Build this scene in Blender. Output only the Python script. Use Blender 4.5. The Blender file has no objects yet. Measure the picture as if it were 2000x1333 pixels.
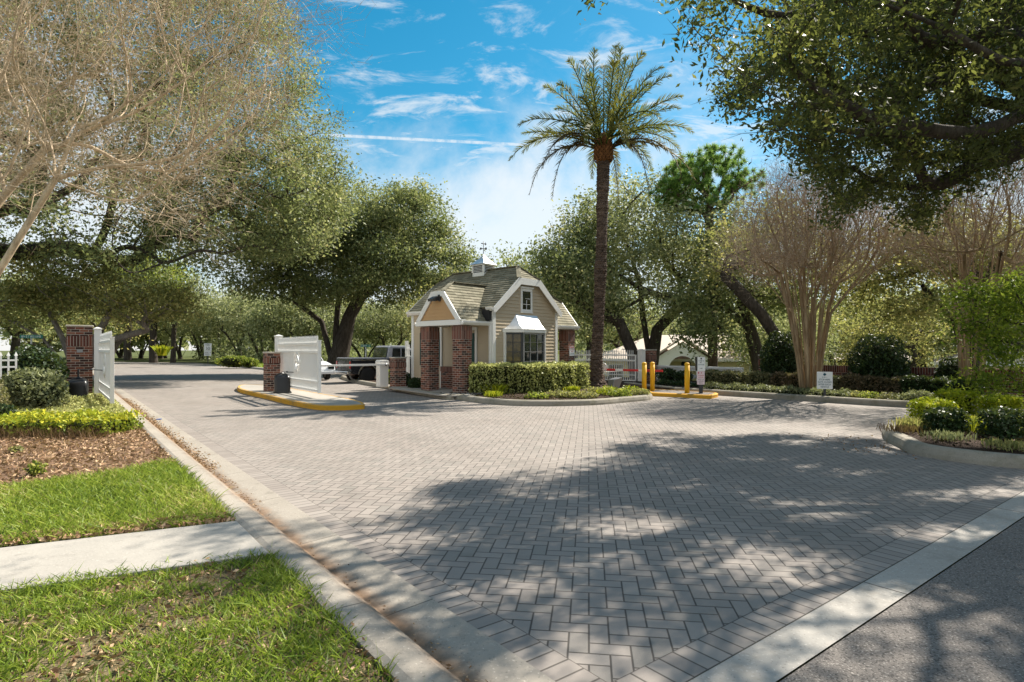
import bpy, bmesh, math, random
import numpy as np
from mathutils import Vector, Matrix

random.seed(7)
rng = np.random.default_rng(7)
scene = bpy.context.scene
COL = scene.collection
R = math.radians

# ------------------------------------------------------------------ camera
F_PX, HOR, CAMZ = 1143.0, 683.0, 1.5          # focal length in pixels of a 2000 px wide frame, horizon row, eye height
cam_d = bpy.data.cameras.new('camera')
cam_d.sensor_width = 36.0
cam_d.lens = F_PX / 2000 * 36
cam_d.shift_y = (HOR - 666.5) / 2000
cam_d.clip_end = 2000
cam = bpy.data.objects.new('camera', cam_d)
cam.location = (0, 0, CAMZ)
cam.rotation_euler = (R(90), 0, 0)
COL.objects.link(cam)
scene.camera = cam

def G(px, py, z=0.0):
    """ground point (height z) seen at that place of the photograph"""
    d = (CAMZ - z) * F_PX / (py - HOR)
    return Vector(((px - 1000) / F_PX * d, d, z))

def P(px, py, d):
    return Vector(((px - 1000) / F_PX * d, d, CAMZ + (HOR - py) / F_PX * d))

UX, UY = -.609, .793          # along the entrance road, away from the camera
VX, VY = .793, .609           # across the road, to the right
VROT = math.atan2(VY, VX)
def ST(s, t, z=0.0):
    return Vector((s * UX + t * VX, s * UY + t * VY, z))

SUN = Vector((.74, .68, 1.0)).normalized()     # towards the sun
SH = Vector((SUN.x / SUN.z, SUN.y / SUN.z))    # horizontal shift per metre of height

def sstep(a, b, x):
    u = min(1, max(0, (x - a) / (b - a)))
    return u * u * (3 - 2 * u)

def gz(x, y):
    """the land drops gently behind the garden wall on the right"""
    t = x * VX + y * VY
    return -0.03 - 1.7 * sstep(22.5, 33, t) * sstep(2, 9, x)

# ------------------------------------------------------------------ node helper
class E:
    """tiny expression wrapper round math nodes"""
    def __init__(s, nt, sock): s.nt, s.k = nt, sock
    def _m(s, op, *a):
        n = s.nt.nodes.new('ShaderNodeMath'); n.operation = op
        for i, v in enumerate((s,) + a):
            if isinstance(v, E): s.nt.links.new(v.k, n.inputs[i])
            else: n.inputs[i].default_value = float(v)
        return E(s.nt, n.outputs[0])
    def __add__(s, o): return s._m('ADD', o)
    __radd__ = __add__
    def __sub__(s, o): return s._m('SUBTRACT', o)
    def __rsub__(s, o): return s._m('MULTIPLY', -1)._m('ADD', o)
    def __mul__(s, o): return s._m('MULTIPLY', o)
    __rmul__ = __mul__
    def __truediv__(s, o): return s._m('DIVIDE', o)
    def floor(s): return s._m('FLOOR')
    def fract(s): return s._m('FRACT')
    def abs(s): return s._m('ABSOLUTE')
    def min(s, o): return s._m('MINIMUM', o)
    def max(s, o): return s._m('MAXIMUM', o)
    def mod(s, o): return s._m('FLOORED_MODULO', o)
    def lt(s, o): return s._m('LESS_THAN', o)
    def gt(s, o): return s._m('GREATER_THAN', o)
    def eq(s, o): return s._m('COMPARE', o, .3)
    def pow(s, o): return s._m('POWER', o)
    def ramp(s, a, b, lo=0., hi=1.):
        n = s.nt.nodes.new('ShaderNodeMapRange'); n.interpolation_type = 'SMOOTHSTEP'
        s.nt.links.new(s.k, n.inputs[0])
        n.inputs[1].default_value, n.inputs[2].default_value = a, b
        n.inputs[3].default_value, n.inputs[4].default_value = lo, hi
        return E(s.nt, n.outputs[0])

class M:
    """a material under construction"""
    def __init__(s, name, rough=.8, spec=.3, metal=0.):
        s.m = bpy.data.materials.new(name); s.m.use_nodes = True
        s.nt = s.m.node_tree; s.nt.nodes.clear()
        s.out = s.nt.nodes.new('ShaderNodeOutputMaterial')
        s.b = s.nt.nodes.new('ShaderNodeBsdfPrincipled')
        s.b.inputs['Roughness'].default_value = rough
        s.b.inputs['Specular IOR Level'].default_value = spec
        s.b.inputs['Metallic'].default_value = metal
        s.nt.links.new(s.b.outputs[0], s.out.inputs[0])
        s.heights = []
    def coord(s, kind='Object'):
        if not hasattr(s, 'tc'): s.tc = s.nt.nodes.new('ShaderNodeTexCoord')
        return s.tc.outputs[kind]
    def xyz(s, kind='Object'):
        n = s.nt.nodes.new('ShaderNodeSeparateXYZ'); s.nt.links.new(s.coord(kind), n.inputs[0])
        return [E(s.nt, o) for o in n.outputs]
    def noise(s, scale, detail=3., rough=.55, kind='Object', vec=None, stretch=None, dist=0.):
        n = s.nt.nodes.new('ShaderNodeTexNoise')
        n.inputs['Scale'].default_value = scale; n.inputs['Detail'].default_value = detail
        n.inputs['Roughness'].default_value = rough; n.inputs['Distortion'].default_value = dist
        v = vec if vec is not None else s.coord(kind)
        if stretch:
            mp = s.nt.nodes.new('ShaderNodeMapping'); mp.inputs['Scale'].default_value = stretch
            s.nt.links.new(v, mp.inputs[0]); v = mp.outputs[0]
        s.nt.links.new(v, n.inputs['Vector'])
        return E(s.nt, n.outputs['Fac'])
    def voro(s, scale, kind='Object', feat='F1', out='Distance'):
        n = s.nt.nodes.new('ShaderNodeTexVoronoi'); n.feature = feat
        n.inputs['Scale'].default_value = scale
        s.nt.links.new(s.coord(kind), n.inputs['Vector'])
        return E(s.nt, n.outputs[out])
    def attr(s, name):
        n = s.nt.nodes.new('ShaderNodeAttribute'); n.attribute_name = name
        return E(s.nt, n.outputs['Fac'])
    def white(s, x, y):
        c = s.nt.nodes.new('ShaderNodeCombineXYZ')
        s.nt.links.new(x.k, c.inputs[0]); s.nt.links.new(y.k, c.inputs[1])
        w = s.nt.nodes.new('ShaderNodeTexWhiteNoise'); w.noise_dimensions = '2D'
        s.nt.links.new(c.outputs[0], w.inputs['Vector'])
        return E(s.nt, w.outputs['Value'])
    def ramp(s, fac, stops):
        n = s.nt.nodes.new('ShaderNodeValToRGB'); r = n.color_ramp
        while len(r.elements) > 1: r.elements.remove(r.elements[-1])
        r.elements[0].position = stops[0][0]; r.elements[0].color = (*stops[0][1], 1)
        for p, c in stops[1:]:
            e = r.elements.new(p); e.color = (*c, 1)
        s.nt.links.new(fac.k, n.inputs[0])
        return n.outputs[0]
    def mix(s, a, b, fac, mode='MIX'):
        n = s.nt.nodes.new('ShaderNodeMixRGB'); n.blend_type = mode
        for i, v in ((0, fac), (1, a), (2, b)):
            if isinstance(v, E): s.nt.links.new(v.k, n.inputs[i])
            elif isinstance(v, bpy.types.NodeSocket): s.nt.links.new(v, n.inputs[i])
            elif i == 0: n.inputs[0].default_value = v
            else: n.inputs[i].default_value = (*v, 1)
        return n.outputs[0]
    def color(s, c):
        if isinstance(c, bpy.types.NodeSocket): s.nt.links.new(c, s.b.inputs['Base Color'])
        else: s.b.inputs['Base Color'].default_value = (*c, 1)
        return s
    def bump(s, h, strength=.5, dist=.01):
        n = s.nt.nodes.new('ShaderNodeBump')
        n.inputs['Strength'].default_value = strength; n.inputs['Distance'].default_value = dist
        s.nt.links.new(h.k, n.inputs['Height'])
        if s.heights: s.nt.links.new(s.heights[-1], n.inputs['Normal'])
        s.heights.append(n.outputs[0]); s.nt.links.new(n.outputs[0], s.b.inputs['Normal'])
        return s
    def rough(s, r): s.nt.links.new(r.k, s.b.inputs['Roughness']); return s

def plain(name, c, rough=.6, spec=.4, metal=0., var=.12, scale=4.):
    m = M(name, rough, spec, metal)
    n = m.noise(scale, 5)
    lo = tuple(x * (1 - var) for x in c); hi = tuple(min(1, x * (1 + var)) for x in c)
    m.color(m.ramp(n, [(.3, lo), (.7, hi)]))
    return m.m

def leaf_mat(name, stops, trans=.45, rough=.5, gloss=.2):
    """leaves: diffuse + light shining through, hue picked leaf by leaf"""
    m = M(name, rough, gloss)
    v = m.attr('shade')
    c = m.ramp(v, stops)
    m.color(c)
    t = m.nt.nodes.new('ShaderNodeBsdfTranslucent')
    tc = m.mix(c, (1.3, 1.5, .35), .55, 'MULTIPLY') if False else m.mix(c, (.9, 1.0, .12), .12)
    m.nt.links.new(tc, t.inputs[0])
    mx = m.nt.nodes.new('ShaderNodeMixShader'); mx.inputs[0].default_value = trans
    m.nt.links.new(m.b.outputs[0], mx.inputs[1]); m.nt.links.new(t.outputs[0], mx.inputs[2])
    m.nt.links.new(mx.outputs[0], m.out.inputs[0])
    return m.m

# ------------------------------------------------------------------ materials
MAT = {}
def build_materials():
    def joint(m, a, w):            # 1 in the joint
        return a.ramp(w * .35, w, 1., 0.)
    # herringbone pavers, bricks 20 x 10 cm, laid at 45 degrees to the kerbs
    m = M('paver_herringbone', .82, .25)
    X, Y, Z = m.xyz('Object')
    c, s_ = math.cos(VROT - R(45)), math.sin(VROT - R(45))
    W = .104
    x = (X * c + Y * s_) / W; y = (Y * c - X * s_) / W
    i, j = x.floor(), y.floor(); fx, fy = x - i, y - j
    k = (i - j).mod(4)
    k0, k1, k2, k3 = k.eq(0), k.eq(1), k.eq(2), k.eq(3)
    big = 9.
    left = fx + k1 * big; right = (1 - fx) + k0 * big
    bot = fy + k2 * big; top = (1 - fy) + k3 * big
    d = left.min(right).min(bot.min(top))
    jt = d.ramp(.018, .075, 1., 0.)
    bid = m.white(i - k1, j - k2)
    big_n = m.noise(.35, 4, .6); mid = m.noise(2.2, 5, .65); fine = m.noise(110, 3, .7)
    base = m.ramp(bid, [(0, (.215, .195, .172)), (.35, (.25, .217, .192)), (.7, (.265, .23, .203)), (1, (.285, .25, .22))])
    base = m.mix(base, (.31, .285, .258), (big_n - .4) * 1.3)
    base = m.mix(base, (.14, .122, .105), mid.ramp(.5, .8, 0, .5))
    base = m.mix(base, (.42, .39, .35), fine.ramp(.60, .75, 0, .55))
    base = m.mix(base, (.09, .08, .07), fine.ramp(.40, .27, 0, .6))
    base = m.mix(base, (.045, .038, .032), jt * .85)
    a_ = X * VX + Y * VY
    trk = (a_ / 1.9).fract(); trk = (trk - .5).abs().ramp(.0, .30, 1, 0) * m.noise(.5, 3, .6).ramp(.4, .6, 0, 1)
    base = m.mix(base, (.17, .15, .13), trk * .3)
    spot = m.noise(1.1, 2, .5).ramp(.70, .74, 0, 1) * m.noise(9, 3).ramp(.4, .6, 0, 1)
    base = m.mix(base, (.07, .06, .052), spot * .55)
    m.color(base)
    m.bump((1 - jt) * .6 + bid * .25 + fine * .12, .55, .006)
    MAT['paver'] = m.m
    # soldier course
    m = M('paver_border', .82, .25)
    U_, V_, _ = m.xyz('UV')
    a = U_ / .104; f = a.fract(); e = f.min(1 - f); e2 = V_.min(.2 - V_) / .104
    d = e.min(e2); jt = d.ramp(.02, .08, 1., 0.)
    bid = m.white(a.floor(), a.floor() * 3.1)
    fine = m.noise(160, 2, .6); mid = m.noise(1.7, 5, .65)
    base = m.ramp(bid, [(0, (.23, .20, .178)), (.5, (.265, .232, .205)), (1, (.30, .265, .235))])
    base = m.mix(base, (.13, .115, .10), mid.ramp(.5, .8, 0, .5))
    base = m.mix(base, (.37, .35, .32), fine.ramp(.62, .75, 0, .4))
    base = m.mix(base, (.05, .043, .035), jt * .8)
    m.color(base); m.bump((1 - jt) * .6 + bid * .3 + fine * .12, .55, .006)
    MAT['border'] = m.m
    # concretes
    def conc(name, lo, hi, speck=.5, moss=None, cracks=0.):
        m = M(name, .88, .2)
        a = m.noise(.8, 6, .65); b = m.noise(60, 3, .6); g = m.noise(7, 5, .7)
        base = m.ramp(a, [(.25, lo), (.75, hi)])
        base = m.mix(base, tuple(x * .55 for x in lo), g.ramp(.52, .78, 0, .5))
        base = m.mix(base, tuple(min(1, x * 1.5) for x in hi), b.ramp(.6, .72, 0, speck))
        base = m.mix(base, tuple(x * .45 for x in lo), b.ramp(.4, .28, 0, speck))
        if moss: base = m.mix(base, moss, m.noise(3.1, 6, .75).ramp(.45, .75, 0, .75))
        if cracks:
            v = m.voro(.55, feat='DISTANCE_TO_EDGE')
            base = m.mix(base, (.05, .045, .04), v.ramp(.0, .006, cracks, 0))
        m.color(base); m.bump(b, .35, .004); m.bump(a * .4 + g * .6, .2, .02)
        return m
    m = conc('concrete_strip', (.32, .295, .262), (.42, .39, .348), .6)
    X, Y, Z = m.xyz('Object'); a = ((X * VX + Y * VY + m.noise(3, 3) * .03 - 1.2) / 2.9).fract(); src = m.b.inputs['Base Color'].links[0].from_socket
    cl = m.mix(src, (.05, .045, .04), a.min(1 - a).ramp(.0012, .0035, .85, 0)); cl = m.mix(cl, (.20, .17, .13), m.noise(1.3, 5, .7).ramp(.52, .75, 0, .5))
    m.color(cl); MAT['concrete'] = m.m
    MAT['sidewalk'] = conc('sidewalk_concrete', (.31, .285, .25), (.40, .37, .325), .4).m
    MAT['kerb_stone'] = conc('kerb_concrete', (.24, .215, .175), (.34, .31, .255), .5, (.16, .15, .09)).m
    m = conc('gutter_concrete', (.27, .24, .20), (.37, .33, .28), .75, None)
    U_, V_, _ = m.xyz('UV')
    src = m.b.inputs['Base Color'].links[0].from_socket
    dirt = (V_ - .30 + (m.noise(4, 4, .7) - .5) * .12).abs().ramp(.02, .17, .85, 0) * m.noise(1.6, 4, .7).ramp(.25, .5, .25, 1)
    rust = m.ramp(m.noise(9, 4), [(.3, (.07, .045, .028)), (.55, (.19, .11, .06)), (.8, (.30, .19, .11))])
    cl = m.mix(src, rust, dirt)
    jn = (U_ / 1.52).fract(); jn = jn.min(1 - jn).ramp(.001, .005, .8, 0)
    cl = m.mix(cl, (.06, .05, .04), jn)
    m.color(cl); MAT['gutter'] = m.m
    m = M('asphalt', .9, .2)
    v = m.voro(95); w = m.noise(150, 2); a = m.noise(.7, 5, .6)
    cell = m.voro(95, out='Color') if False else m.noise(75, 1, .5)
    base = m.ramp(a, [(.3, (.15, .132, .118)), (.7, (.205, .182, .163))])
    base = m.mix(base, (.38, .345, .31), cell.ramp(.6, .68, 0, .8))
    base = m.mix(base, (.03, .028, .027), v.ramp(.55, .8, 0, .6))
    m.color(base); m.bump(v * -1 + w * .4, .6, .006); MAT['asphalt'] = m.m
    # soil, lawn, mulch
    m = M('soil', .95, .1)
    a = m.noise(.5, 6, .65); b = m.noise(28, 4, .7)
    m.color(m.mix(m.ramp(a, [(.3, (.06, .075, .022)), (.7, (.10, .12, .04))]), (.14, .10, .06), b.ramp(.5, .7, 0, .7)))
    m.bump(b, .6, .03); MAT['land'] = m.m
    m = M('thatch', .95, .1)
    a = m.noise(3, 5, .65); b = m.noise(70, 4, .7)
    m.color(m.mix(m.ramp(a, [(.35, (.07, .075, .028)), (.65, (.19, .145, .085))]), (.34, .26, .16), b.ramp(.5, .66, 0, .85)))
    m.bump(b, .8, .02); MAT['thatch'] = m.m
    def mulch(n, c1, c2, c3):
        m = M(n, .95, .1); a = m.noise(45, 4, .7); b = m.noise(5, 4)
        m.color(m.mix(m.ramp(a, [(.35, c1), (.52, c2), (.68, c3)]), c1, b.ramp(.5, .75, 0, .6)))
        m.bump(a, .9, .03); return m.m
    MAT['mulch'] = mulch('mulch', (.07, .045, .03), (.22, .14, .095), (.40, .27, .18))
    MAT['mulch_dark'] = mulch('mulch_dark', (.018, .012, .009), (.055, .036, .026), (.11, .075, .055))
    # brick
    def brick(name, soldier=False, reds=True):
        m = M(name, .85, .2)
        U_, V_, _ = m.xyz('UV')
        bw, bh = (.203, .0715)
        if soldier:
            cx = U_ / .0715; cy = V_ / .4
            ii, jj = cx.floor(), cy.floor(); fx = cx - ii
            d = fx.min(1 - fx) * .0715
        else:
            cy = V_ / bh; jj = cy.floor(); cx = U_ / bw + jj.mod(2) * .5
            ii = cx.floor(); fx, fy = cx - ii, cy - jj
            d = (fx.min(1 - fx) * bw).min(fy.min(1 - fy) * bh)
        jt = d.ramp(.003, .0068, 1, 0)
        bid = m.white(ii, jj)
        if soldier: base = m.ramp(bid, [(0, (.06, .028, .022)), (.4, (.13, .044, .033)), (.8, (.20, .065, .042)), (1, (.13, .06, .045))])
        else: base = m.ramp(bid, [(0, (.035, .022, .02)), (.3, (.075, .036, .029)), (.55, (.15, .052, .036)), (.8, (.21, .07, .043)), (1, (.26, .12, .08))])
        n = m.noise(35, 4, .7)
        base = m.mix(base, (.30, .20, .15), n.ramp(.5, .8, 0, .45))
        base = m.mix(base, (.52, .46, .39), jt)
        m.color(base); m.bump((1 - jt) + n * .3, .8, .006)
        return m.m
    MAT['brick'] = brick('brick'); MAT['brick_soldier'] = brick('brick_soldier', True)
    # roof shingles
    m = M('shingles', .9, .15)
    U_, V_, _ = m.xyz('UV')
    row = (V_ / .13).floor(); cx = U_ / .30 + m.white(row, row) * 1.0
    bid = m.white(cx.floor(), row); fx = cx.fract()
    fine = m.noise(120, 2)
    base = m.ramp(bid, [(0, (.165, .15, .105)), (.5, (.225, .205, .145)), (1, (.31, .28, .205))])
    base = m.mix(base, (.10, .10, .065), m.noise(1.5, 5, .7).ramp(.45, .75, 0, .6))
    base = m.mix(base, (.05, .05, .035), fx.min(1 - fx).ramp(.0, .03, .8, 0))
    base = m.mix(base, (.36, .34, .25), fine.ramp(.6, .72, 0, .4))
    m.color(base); m.bump(bid + fine * .4, .5, .008); MAT['shingle'] = m.m
    # painted and other surfaces
    def paint(name, c, rough=.5, dirt=.25, dcol=None):
        m = M(name, rough, .4)
        a = m.noise(1.3, 6, .7, stretch=(1, 1, .35)); b = m.noise(25, 4, .7)
        dc = dcol or tuple(x * .55 for x in c)
        base = m.mix(c, dc, a.ramp(.5, .85, 0, dirt)); base = m.mix(base, dc, b.ramp(.6, .8, 0, dirt * .7))
        m.color(base); m.bump(b, .08, .003); return m.m
    MAT['siding'] = paint('tan_siding', (.50, .41, .29), .6, .2)
    MAT['siding_ochre'] = paint('ochre_siding', (.50, .31, .15), .6, .2)
    MAT['white'] = paint('white_paint', (.78, .77, .74), .45, .3, (.45, .43, .38))
    MAT['white_gate'] = paint('gate_white', (.80, .79, .76), .45, .35, (.46, .43, .37))
    MAT['yellow'] = paint('yellow_paint', (.80, .43, .012), .55, .8, (.38, .20, .03))
    MAT['yellow_kerb'] = paint('kerb_yellow', (.62, .32, .02), .8, 1.6, (.20, .15, .09))
    MAT['green_shutter'] = paint('shutter_green', (.012, .06, .052), .5, .2)
    MAT['black'] = plain('black_plastic', (.012, .012, .013), .35, .5)
    MAT['dark_metal'] = plain('dark_metal', (.04, .042, .045), .45, .5, .3)
    MAT['grey_metal'] = plain('grey_metal', (.32, .32, .33), .45, .5, .6)
    MAT['zinc'] = plain('zinc', (.62, .64, .65), .33, .5, .55)
    MAT['copper_black'] = plain('flashing', (.02, .02, .022), .5, .4)
    MAT['red'] = paint('red_paint', (.55, .03, .03), .4, .2)
    MAT['street_green'] = paint('sign_green', (.01, .20, .14), .4, .1)
    MAT['sign_white'] = paint('sign_white', (.78, .80, .80), .35, .08)
    MAT['sign_pink'] = paint('sign_pale_red', (.72, .60, .64), .4, .1)
    MAT['ink'] = plain('ink_dark', (.015, .02, .03), .5, .3)
    MAT['ink_blue'] = plain('ink_blue_green', (.02, .09, .12), .5, .3)
    MAT['ink_red'] = plain('ink_red', (.48, .02, .03), .5, .3)
    MAT['blue_reflector'] = plain('blue_reflector', (.02, .15, .55), .2, .6)
    MAT['cap'] = conc('cap_stone', (.42, .38, .32), (.55, .50, .43), .3).m
    m = M('glass', .04, .8); a = m.noise(2.2, 3)
    m.color(m.ramp(a, [(.3, (.008, .012, .012)), (.7, (.035, .045, .04))])); MAT['glass'] = m.m
    m = M('amber_glass', .12, .6); a = m.noise(5, 4)
    m.color(m.ramp(a, [(.35, (.03, .025, .012)), (.6, (.13, .09, .025)), (.8, (.22, .17, .05))])); MAT['glass_amber'] = m.m
    MAT['stucco'] = paint('cream_stucco', (.86, .76, .48), .8, .08)
    MAT['stucco_white'] = paint('white_stucco', (.88, .87, .82), .8, .06)
    MAT['tile_roof'] = paint('pale_tile_roof', (.60, .50, .41), .8, .3)
    # vehicles
    def carpaint(n, c):
        m = M(n, .35, .35); m.color(c); m.b.inputs['Coat Weight'].default_value = .2; m.b.inputs['Coat Roughness'].default_value = .05
        a = m.noise(3, 4); m.rough(a.ramp(.3, .8, .22, .45)); return m.m
    MAT['car_black'] = carpaint('truck_black', (.008, .009, .013)); MAT['car_silver'] = carpaint('truck_silver', (.34, .35, .38))
    MAT['car_white'] = carpaint('car_white', (.72, .73, .74))
    MAT['chrome'] = plain('chrome', (.75, .75, .76), .12, .5, 1.)
    MAT['tyre'] = plain('tyre', (.018, .018, .018), .85, .2)
    MAT['rim_rust'] = plain('rim', (.42, .33, .30), .35, .5, .8)
    MAT['tail_red'] = plain('tail_red', (.45, .012, .012), .2, .6)
    # bark
    def bark(name, lo, hi, st=(6, 6, 1.4), b=.03):
        m = M(name, .92, .12)
        a = m.noise(2.2, 6, .7, stretch=st); g = m.noise(1.1, 4, .6)
        base = m.ramp(a, [(.32, lo), (.68, hi)]); base = m.mix(base, tuple((x + y) * .3 for x, y in zip(lo, hi)), g.ramp(.45, .7, 0, .6))
        m.color(base); m.bump(a, .9, b); return m.m
    MAT['bark_oak'] = bark('oak_bark', (.028, .023, .019), (.115, .097, .08))
    MAT['bark_light'] = bark('light_bark', (.12, .10, .085), (.34, .30, .26), b=.015)
    MAT['bark_crape'] = bark('crape_bark', (.15, .095, .05), (.50, .385, .25), (5, 5, .45), .012)
    MAT['twig'] = bark('pale_twigs', (.29, .215, .14), (.76, .61, .43), b=.004)
    MAT['twig_red'] = bark('russet_grey_twigs', (.23, .17, .125), (.60, .48, .37), b=.004)
    MAT['bark_pine'] = bark('pine_bark', (.05, .035, .028), (.16, .115, .09))
    MAT['palm_bark'] = bark('palm_bark', (.025, .017, .013), (.19, .135, .105), (2.2, 2.2, 6), .03)
    MAT['boot'] = bark('palm_boot', (.06, .026, .012), (.27, .125, .05), (3, 3, 3), .02)
    # leaves
    L = leaf_mat
    MAT['leaf_oak'] = L('oak_leaves', [(0, (0.085, 0.118, 0.055)), (.45, (0.184, 0.218, 0.095)), (.8, (0.336, 0.352, 0.157)), (1, (0.533, 0.476, 0.235))], .38)
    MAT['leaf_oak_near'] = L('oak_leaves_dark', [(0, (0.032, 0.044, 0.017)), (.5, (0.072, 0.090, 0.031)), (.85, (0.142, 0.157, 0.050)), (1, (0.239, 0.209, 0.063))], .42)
    MAT['leaf_sage'] = L('sage_leaves', [(0, (0.115, 0.143, 0.066)), (.5, (0.276, 0.299, 0.143)), (1, (0.550, 0.537, 0.299))], .35)
    MAT['leaf_bright'] = L('bright_leaves', [(0, (0.069, 0.118, 0.022)), (.5, (0.199, 0.250, 0.042)), (1, (0.476, 0.431, 0.086))], .5)
    MAT['leaf_yellow'] = L('yellowish_leaves', [(0, (0.117, 0.134, 0.053)), (.5, (0.293, 0.287, 0.103)), (1, (0.546, 0.448, 0.175))], .45)
    MAT['leaf_dark'] = L('dark_glossy_leaves', [(0, (0.012, 0.027, 0.011)), (.6, (0.033, 0.063, 0.019)), (.9, (0.075, 0.128, 0.038)), (1, (0.165, 0.225, 0.090))], .15, .5, .3)
    MAT['leaf_hedge'] = L('hedge_leaves', [(0, (0.123, 0.140, 0.039)), (.5, (0.385, 0.404, 0.131)), (1, (0.800, 0.789, 0.351))], .3)
    MAT['leaf_mottled'] = L('mottled_leaves', [(0, (0.062, 0.069, 0.031)), (.5, (0.213, 0.206, 0.100)), (1, (0.475, 0.400, 0.237))], .3)
    MAT['leaf_lime'] = L('lime_leaves', [(0, (0.115, 0.176, 0.011)), (.5, (0.345, 0.396, 0.018)), (1, (0.632, 0.572, 0.036))], .35)
    MAT['leaf_lime2'] = L('fresh_leaves', [(0, (0.051, 0.111, 0.013)), (.5, (0.145, 0.230, 0.025)), (1, (0.357, 0.408, 0.051))], .55)
    MAT['leaf_yellow2'] = L('yellow_tipped_leaves', [(0, (.06, .10, .015)), (.5, (.20, .26, .025)), (.8, (.42, .44, .035)), (1, (.62, .55, .05))], .3)
    MAT['leaf_russet'] = L('russet_twigs', [(0, (.07, .035, .02)), (.5, (.16, .09, .05)), (1, (.27, .17, .09))], .2)
    MAT['leaf_pinkish'] = L('pinkish_hedge_leaves', [(0, (.045, .035, .02)), (.5, (.14, .11, .06)), (1, (.36, .25, .17))], .25)
    MAT['leaf_ash'] = L('ashy_leaves', [(0, (0.062, 0.072, 0.035)), (.5, (0.200, 0.221, 0.110)), (1, (0.500, 0.507, 0.280))], .25)
    MAT['leaf_dead'] = L('dead_leaves', [(0, (0.115, 0.063, 0.036)), (.5, (0.319, 0.191, 0.108)), (1, (0.612, 0.434, 0.268))], .15, .7, .2)
    MAT['leaf_darklitter'] = L('dark_litter', [(0, (.02, .014, .01)), (.6, (.07, .045, .03)), (1, (.2, .14, .1))], .1, .8, .1)
    MAT['grass'] = L('grass_blades', [(0, (.05, .085, .014)), (.4, (.15, .235, .028)), (.78, (.30, .38, .05)), (.93, (.46, .46, .13)), (1, (.50, .40, .20))], .4, .5, .3)
    MAT['frond_green'] = L('frond_green', [(0, (0.060, 0.078, 0.019)), (.5, (0.130, 0.144, 0.033)), (1, (0.260, 0.231, 0.066))], .3, .6, .15)
    MAT['frond_dry'] = L('frond_dry', [(0, (0.058, 0.040, 0.025)), (.5, (0.125, 0.091, 0.053)), (1, (0.230, 0.182, 0.106))], .25, .6, .2)
    MAT['needle'] = L('pine_needles', [(0, (0.057, 0.142, 0.034)), (.5, (0.162, 0.304, 0.067)), (1, (0.418, 0.570, 0.152))], .35)
build_materials()

# ------------------------------------------------------------------ object helpers
def tag(o, label=None, cat=None, group=None, kind=None):
    if label: o['label'] = label
    if cat: o['category'] = cat
    if group: o['group'] = group
    if kind: o['kind'] = kind
    return o
def empty(name, loc=(0, 0, 0), rz=0., label=None, cat=None, group=None):
    o = bpy.data.objects.new(name, None); COL.objects.link(o)
    o.location = loc; o.rotation_euler = (0, 0, rz); o.empty_display_size = .2
    return tag(o, label, cat, group)
def auto_uv(me):
    uv = me.uv_layers.new(name='UVMap')
    data = np.zeros(len(me.loops) * 2, dtype=np.float32)
    vs = me.vertices
    for p in me.polygons:
        n = p.normal
        if abs(n.z) > .985: t = Vector((1, 0, 0)); b = Vector((0, 1, 0))
        else:
            t = Vector((0, 0, 1)).cross(n).normalized(); b = n.cross(t)
        for li in p.loop_indices:
            c = vs[me.loops[li].vertex_index].co
            data[2 * li] = c.dot(t); data[2 * li + 1] = c.dot(b)
    uv.data.foreach_set('uv', data)

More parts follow.
